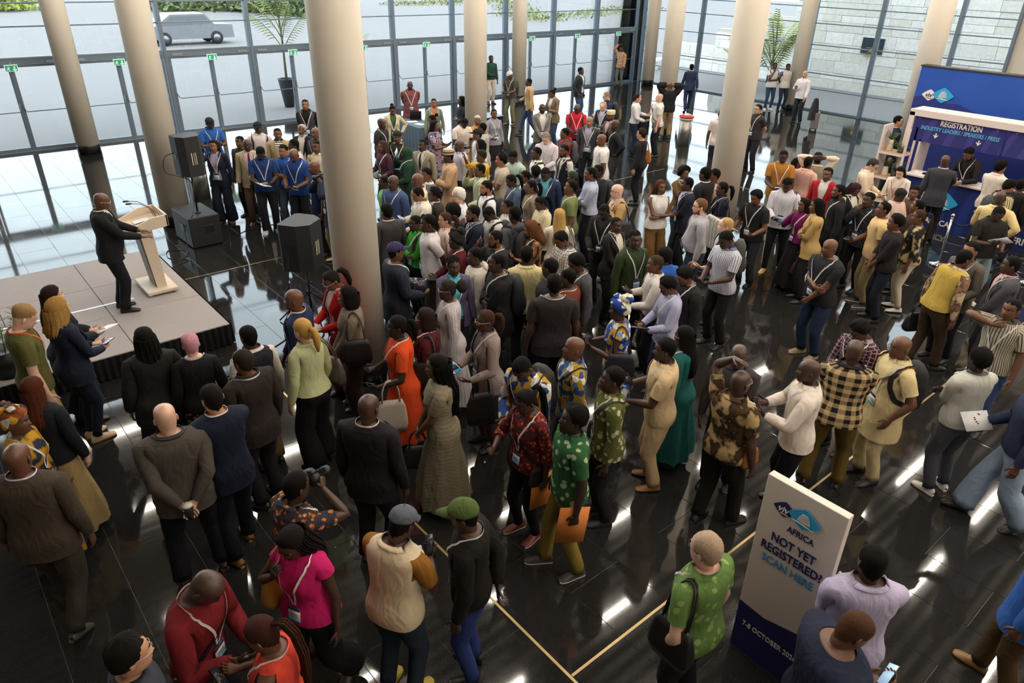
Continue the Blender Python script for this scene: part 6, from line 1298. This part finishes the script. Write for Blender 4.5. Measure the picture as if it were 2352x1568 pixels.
p(1853,457,215,'person in a magenta blouse with a hand at the chin','shirt:76165c','lskirt:1a1618','sleek',3,sex='f',arms='chin down',items=('bagL:4a1c1c',),h=1.63)
p(1884,457,190,'person in a beige blazer with long black hair','blazer:b4945e/c0a078','tr:1c1a1c','sleek',3,sex='f',arms='cross crossu',lan=0,h=1.78)
p(1935,424,195,'person in a black shirt and lanyard with a beard','shirt:1d1c1f','tr:1b1b1f','buzz',3,beard='15110f',h=1.82)
p(1915,549,225,'person in a fitted black polo with a broad chest','tee:222226','jean:22304a','bald',3,w=1.2,belly=.04,arms='crossu front',h=1.80,shoe='8a7354:c8b48a')
p(2012,366,350,'person in a cream shirt reading by the shelf','shirto:dcc8b0','tr:6a6050','short:3a3230',0,glasses=1,hp=.55,arms='phonelow phonelow',items=('phoneR',),lan=0,h=1.80)
p(2071,383,255,'person in a white blazer with an orange lanyard','blazer:dcd4cc/d8d0c4','jean:34486a','sleek',0,sex='f',hp=.4,arms='phonelow phonelow',items=('phoneR','bagL:b8b4b0'),lan=2)
p(1970,422,320,'person in a black waistcoat with plum braids','vest:1e1c1e/d8d0c0','tr:22242a','braids:3a1c24',3,sex='f',hp=.5)
p(2001,443,235,'person in a dotted black shirt with a raised hand','shirto:1e2028:speck:c8b8b0','slim:18191c','fade',4,arms='chin down',bdg=1,h=1.75)
p(2041,465,195,'person in a cream tee looking up','tee:d8b884','tr:8a7a58','buzz',3,hp=-.15,arms='phonelow down',items=('phoneR',),lan=0,shoe='1c1c1e:e0e0e0',h=1.79)
p(2073,434,320,'person in a black turban and pale pink top','half:d8b8a8','skirt:6a4a3a','none',4,sex='f',hat='headband:201c1a',hp=.35,arms='phonelow phonelow',items=('litR',),lan=0)
p(2103,428,270,'person with a high top haircut behind the pink top','knit:5a4238','tr:2a2a30','quiff',3,h=1.63)
p(2120,462,170,'person with a shaved head looking up at the booth','knit:3a2c26','tr:2a2a30','buzz',3,hp=-.25,lan=0,h=1.68)
p(2066,494,195,'person in a plain black polo and navy trousers','half:221e1e','tr:1b1e2c','afro',3,arms='front front',h=1.76,lan=0)
p(2120,483,190,'person in a black and cream floral top with white trousers','half:1f1c18:camo:2a241e:c0ac84','slim:d0c4ae','braidpony:3a2a20',3,sex='f',h=1.72,arms='down down',items=('bagR:2a2620',),lan=0,shoe='d8d4cc')
p(2175,357,85,'person in a dark grey suit at the registration counter','suit:3a3a42/d8d4d0','tr:1e1e24','bald',4,arms='reach bag',h=1.84,lan=0,items=('briefL:24241f',))
p(2227,341,235,'person in a black blazer serving behind the counter','suit:201c1c/16161a','tr:1a1a1c','quiff',3,lean=.22,arms='desk desk',hp=.3,beard='17120f',h=1.84)
p(2301,369,55,'person in a long white shirt at the counter','shirto:ded0c4','tr:26262c','curly',2,h=1.82,arms='phone phonelow',lan=0)
p(2325,414,40,'person in a black and cream striped shirt','shirto:cdbf94:vstripe:26221e','tr:2a2a30','curly',2,hp=.4,items=('pack:34343a',),lan=0,h=1.74)
p(2302,440,85,'person in a yellow cream shirt with bald head','shirto:d8c08a','tr:26262c','bald',4,w=1.1,arms='hip phone',lan=0,h=1.78)
p(2301,476,305,'person in a black polo reading a leaflet','polo:24221f','jean:7c8a94','buzz',4,hp=.55,arms='phone phonelow',items=('paperR',),lan=0,h=1.78,shoe='d0c8b4:e8e4d8')
p(2348,412,60,'person in a black top at the edge of the booth','knit:1c1a1c','tr:1c1c20','short',4,lan=0,h=1.66)
p(2220,574,45,'person in a yellow waistcoat over a floral shirt','vest:b89c48/8a6a50:camo:5a3c2c:c8b090','tr:3e2e20','buzz',3,lean=.18,side=.05,arms='down bag',h=1.80,legs='step',items=('briefL:161618',),w=1.08)
p(2239,556,235,'person in a grey blazer holding a blue notebook','blazer:5c564c/3a3438','tr:22222a','fade',2,arms='down carry',items=('bookL',),h=1.80)
p(2336,590,190,'person in a grey blazer and pink shirt near the edge','blazer:4a4a50/d0a8a8','tr:3a3a40','buzz',4,w=1.1,arms='front front',h=1.82)
p(2334,687,245,'person in a striped tee with knuckles at the mouth','polo:b8ae9c:vstripe:4a4640','jean:34466e','buzz',3,arms='mouth down',h=1.78,bdg=1,w=1.06)
# front rows
p(57,702,5,'person in an olive tee with a blond quiff looking down','tee:5c5a30','tr:a89468','quiff:9a7c56',0,hp=.55,h=1.86,lan=2,arms='down down')
p(107,659,10,'person with straight dark hair in a black jacket holding notes','coat:1e2026','wide:17181c','sleek:2a1e1a',0,sex='f',h=1.74,arms='phonelow phonelow',items=('paperR',),lan=0)
p(122,690,25,'person with blonde curls in a navy blazer','blazer:1c2234/3a4458','slim:1e2638','longcurly:a88248',0,sex='f',h=1.76,arms='phonelow phonelow',items=('litR',),lan=0,shoe='c8aa84:c8aa84',legs='close')
p(63,873,55,'person in a black top and beige skirt with auburn hair','knit:171a22','lskirt:a48c60','long:4a2414',0,sex='f',h=1.70,lan=0,shoe='d8ccc4:c8bcb4')
p(328,757,95,'person in a long dark coat with dreadlocks','coat:22211f','skirt:1c1b1b','dreads:14120f',3,sex='f',h=1.74,w=1.12,lan=0)
p(434,770,95,'person with cropped pink hair and a gold flower skirt','knit:18181a','lskirt:15130f:floral:a07c42:c0a060','short:c48c98',0,sex='f',h=1.66,lan=1)
p(570,751,115,'person in a dark waistcoat with white sleeves near the stage','vest:26222a/d8ccc8','tr:7a6a48','buzz',4,h=1.72)
p(559,806,125,'person in a dark brown suit with black glasses','suit:27201d/2a2222','tr:17141a','horseshoe:2a221c',3,glasses=1,w=1.12,h=1.78)
p(679,665,165,'person in a navy suit with a bald head','suit:1e2644/d4c4c4','tr:26365a','bald',3,w=1.1,lan=0,h=1.80,arms='front down')
p(697,735,130,'person with a blonde ponytail in a pale green blouse','shirt:b4b88c','wide:101114','pony:b8904c',0,sex='f',h=1.78,items=('shoulderR:4e463e',),lan=0)
p(755,624,205,'person in a red blazer with a ponytail','blazer:b01c1c/c8b0a8','wide:8a1a1c','pony:1a1512',3,sex='f',hp=.45,glasses=2,arms='phonelow phonelow',items=('paperR',),lan=0,h=1.77)
p(802,659,180,'person in a taupe sweater with a shiny black handbag','knit:76685a','wide:2e2018','bob:14100e',3,sex='f',h=1.74,w=1.08,arms='front front',items=('shoulderL:120e0c',),lan=0)
p(917,726,185,'person in a bright orange dress','dress:d0481c','none','pony:120e0c',5,sex='f',h=1.74,w=1.12,glasses=1,arms='carry carry',items=('toteL:cabeb0','phoneL'))
p(982,710,170,'person in a dark red velvet top','knit:4c1418:leaf:26100f','tr:241214','bob:2a1c18',4,sex='f',h=1.68,w=1.1,glasses=2,items=('shoulderL:141214',))
p(1121,713,200,'person in a lilac grey blazer with leaflet and black bag','blazer:8c7c78/6a606a','skirt:2a2624','pony:3a261c',4,sex='f',h=1.74,glasses=2,arms='phonelow carry',items=('leafletR','phoneR','toteL:1c1a1a'))
p(1010,816,180,'person in a grey knit dress with waist long braids','maxi:8a8068:hstripe:7c7360','none','braids:0f0d0c',3,sex='f',h=1.76,w=1.08,arms='front front',items=('bagR:17151a',),lan=0)
p(842,909,60,'person in a black suit with head tilted','suit:191619/d0c0b0','tr:151314','bald',4,w=1.12,glasses=1,h=1.80,hp=.15,lan=0)
p(1332,776,195,'person in a blue and yellow print shirt with shaved head','shirto:2e4c86:kente:b08c2c:4a6ea8','tr:22242a','bald',3,h=1.76,hp=-.2,lan=1,items=('crossL:3a2c24',))
p(1192,828,235,'person in a bright wax print shirt looking down','shirto:2a457c:kente:b8902c:c8c0b0','tr:3a3428','buzz',4,hp=.65,lean=.1,arms='phonelow phonelow',items=('pack:2c2824',),h=1.78,shoe='9a8a68:c8b890')
p(1420,847,190,'person in an olive shirt with white leaf shapes','shirto:565a2a:leaf:b8b294','tr:1c1a18','fade',4,hp=-.15,h=1.76,items=('crossL:3e3c42',))
p(1537,780,185,'person in a cream polo and cream trousers with a bottle','polo:d0b48c','tr:c8ac86','fade',4,w=1.12,arms='phone phonelow',items=('phoneR','bottleL'),h=1.78,shoe='8a5e28:2a1c12')
p(1581,752,165,'person in a teal dress with straight black hair','ldress:1c5a58','none','sleek:0f0d0c',4,sex='f',h=1.72,glasses=2)
p(1205,898,220,'person in a burgundy fruit print top with a long braid','half:52222a:floral:b8382a:a8a42c','slim:0f0f12','braidpony:0f0d0c',4,sex='f',h=1.70,arms='talk bag',items=('envelopeL','crossR:171416'),shoe='6a2420:d0c8bc',hp=.35)
p(1332,934,200,'person in a green white print shirt with orange envelope','polo:2c5a34:leaf:a8b890','tr:8a7434','afro',5,hp=-.2,h=1.80,arms='down bag',items=('envelopeL',),lan=0,shoe='3a3434:d8d4cc',legs='step')
p(374,934,92,'person in a grey suit holding a cup behind the back','suit:4c463e/3a3a3c','tr:14141a','bald',0,arms='back back',w=1.14,h=1.82,lan=3,items=('cupL',),legs='wide',shoe='3c2620:a89a80')
p(20,942,330,'person in a yellow print headwrap and dress','ldress:b88a24:camo:b88a24:2a3040','none','none',3,sex='f',hat='wrap:c89c34:kente:8a4a24:2a3040',arms='carry down',items=('toteR:b0a288',),h=1.66)
p(25,1028,60,'person in a brown grey suit walking at the edge','suit:43392f/d0cce0','tr:37322c','bald',3,w=1.14,legs='walk2',h=1.80,lan=0,shoe='4a463e')
p(485,888,110,'person in a navy suit and brown leather shoes','suit:141a2c/d8d0cc','tr:0f1118','buzz:1a1410',1,arms='cross crossu',lan=0,h=1.84,shoe='7a4a1c:2a1c10',legs='step')
p(671,1090,30,'person in a dark flower shirt aiming a camera','polo:34303a:floral:b86a24:c8b890','tr:8a7a50','buzz',4,arms='cam cam',items=('camera',),h=1.72,lean=.1,lan=1)
p(487,1322,320,'person in a dark red sweater bent over a phone','knit:701820','tr:1c1618','bald',4,hp=.6,lean=.15,arms='talk phonelow',h=1.78,items=('crossL:1c1c1e','phoneL'))
p(662,1219,225,'person in a pink top with long braids and tan bag','blouse:c01c64','wide:131214','braids:17110f',4,sex='f',h=1.72,hp=.4,arms='strap down',items=('shoulderR:b07c34',),legs='walk',shoe='3a342e')
p(592,1423,150,'person in a coral sleeveless top with a braided ponytail','tank:d04434','tr:1c1c20','braidpony:3a2018',3,sex='f',h=1.70,hp=.3,arms='phone phone',items=('phoneL',))
p(275,1476,0,'person with messy black hair and silver glasses','polo:3a3c48','tr:22242a','curly:17130f',1,glasses=2,h=1.72,lan=0)
p(928,1165,50,'person in a grey cap and cream polo with tan sleeves','polo:d6c2a2/8a5c20','jean:26303c','buzz',4,hat='cap:5a5e68',arms='phone phonelow',hp=.45,w=1.1,h=1.74,lean=.1,items=('phoneR',),shoe='b0a040:d8c868')
p(1067,1152,165,'person in a green cap, black sweater and blue jeans','knit:14120f','jean:2a3a72','buzz',4,hat='cap:4c5c2c',arms='back down',h=1.74,hp=.2,shoe='1a1a1c')
# right front
p(1700,855,55,'person in a brown tie dye shirt with a hand on the head','polo:4a3620:camo:241a10:b09468','tr:17150f','bald',4,arms='down head',w=1.12,h=1.78,items=('crossL:8a5426',),glasses=2,legs='step')
p(1702,790,265,'person in a dark grey shirt and half rim glasses','shirt:3a3436','tr:22201f','bald',4,glasses=1,h=1.74,arms='down front',lan=0)
p(1872,828,190,'person in a white shirt gesturing with both hands','shirto:e0d4c8','tr:131213','bald',4,w=1.1,arms='talk talk',h=1.78)
p(1969,785,95,'person in a yellow and black check shirt','shirto:ccb080:plaid:1c181c','tr:5e4c20','bald',4,w=1.12,arms='front front',h=1.78,legs='wide')
p(1975,740,235,'person in a dark red plaid shirt looking at a phone','shirto:3a1c28:grid:a08890','tr:22242a','afro',4,hp=.55,arms='phonelow phonelow',items=('phoneR',),h=1.72)
p(2082,773,215,'person in a cream kaftan with a black backpack','tunic:d4c090','tr:cab88c','bald',3,w=1.06,arms='down pocket',items=('pack:18181a','crossL:7a5a30'),h=1.78,hy=-.1,glasses=1)
p(2262,805,140,'person in a pale grey pullover and grey jeans','knit:bcbcb4','jean:4a4c54','afro',5,arms='cross crossu',h=1.74,w=1.06,shoe='d0ccc8:e0dcd8')
p(2412,862,200,'person in pale blue jeans stepping in at the edge','knit:2a3450','wide:8ea2bc','buzz',3,legs='walk',h=1.76,arms='carry down',lan=0,items=('paperR',))
p(2478,1195,185,'person in a blue plush coat and brown boots at the edge','coat:2c5aa4','tr:4a3820','short',3,legs='step',h=1.74,lan=0,shoe='8a6a3c:6a5030')
p(1636,1235,150,'person in a green print shirt with a black shoulder bag','polo:5e7a40:leaf:8aa05c','tr:1c1c20','short:a89078',0,glasses=1,arms='down pocket',items=('shoulderL:121212',),w=1.08,h=1.80)
p(2018,1267,120,'person in a lavender shirt with rolled sleeves','shirto:b4aac8','tr:22242a','buzz',4,arms='front front',w=1.1,h=1.78)
p(1985,1413,40,'person in a navy padded jacket using a lit phone','puffer:22263a','tr:1c1c20','buzz:4a3020',3,hp=.5,arms='phone phonelow',w=1.15,h=1.78,items=('litR',),lan=0)
print('people', N_PEOPLE)
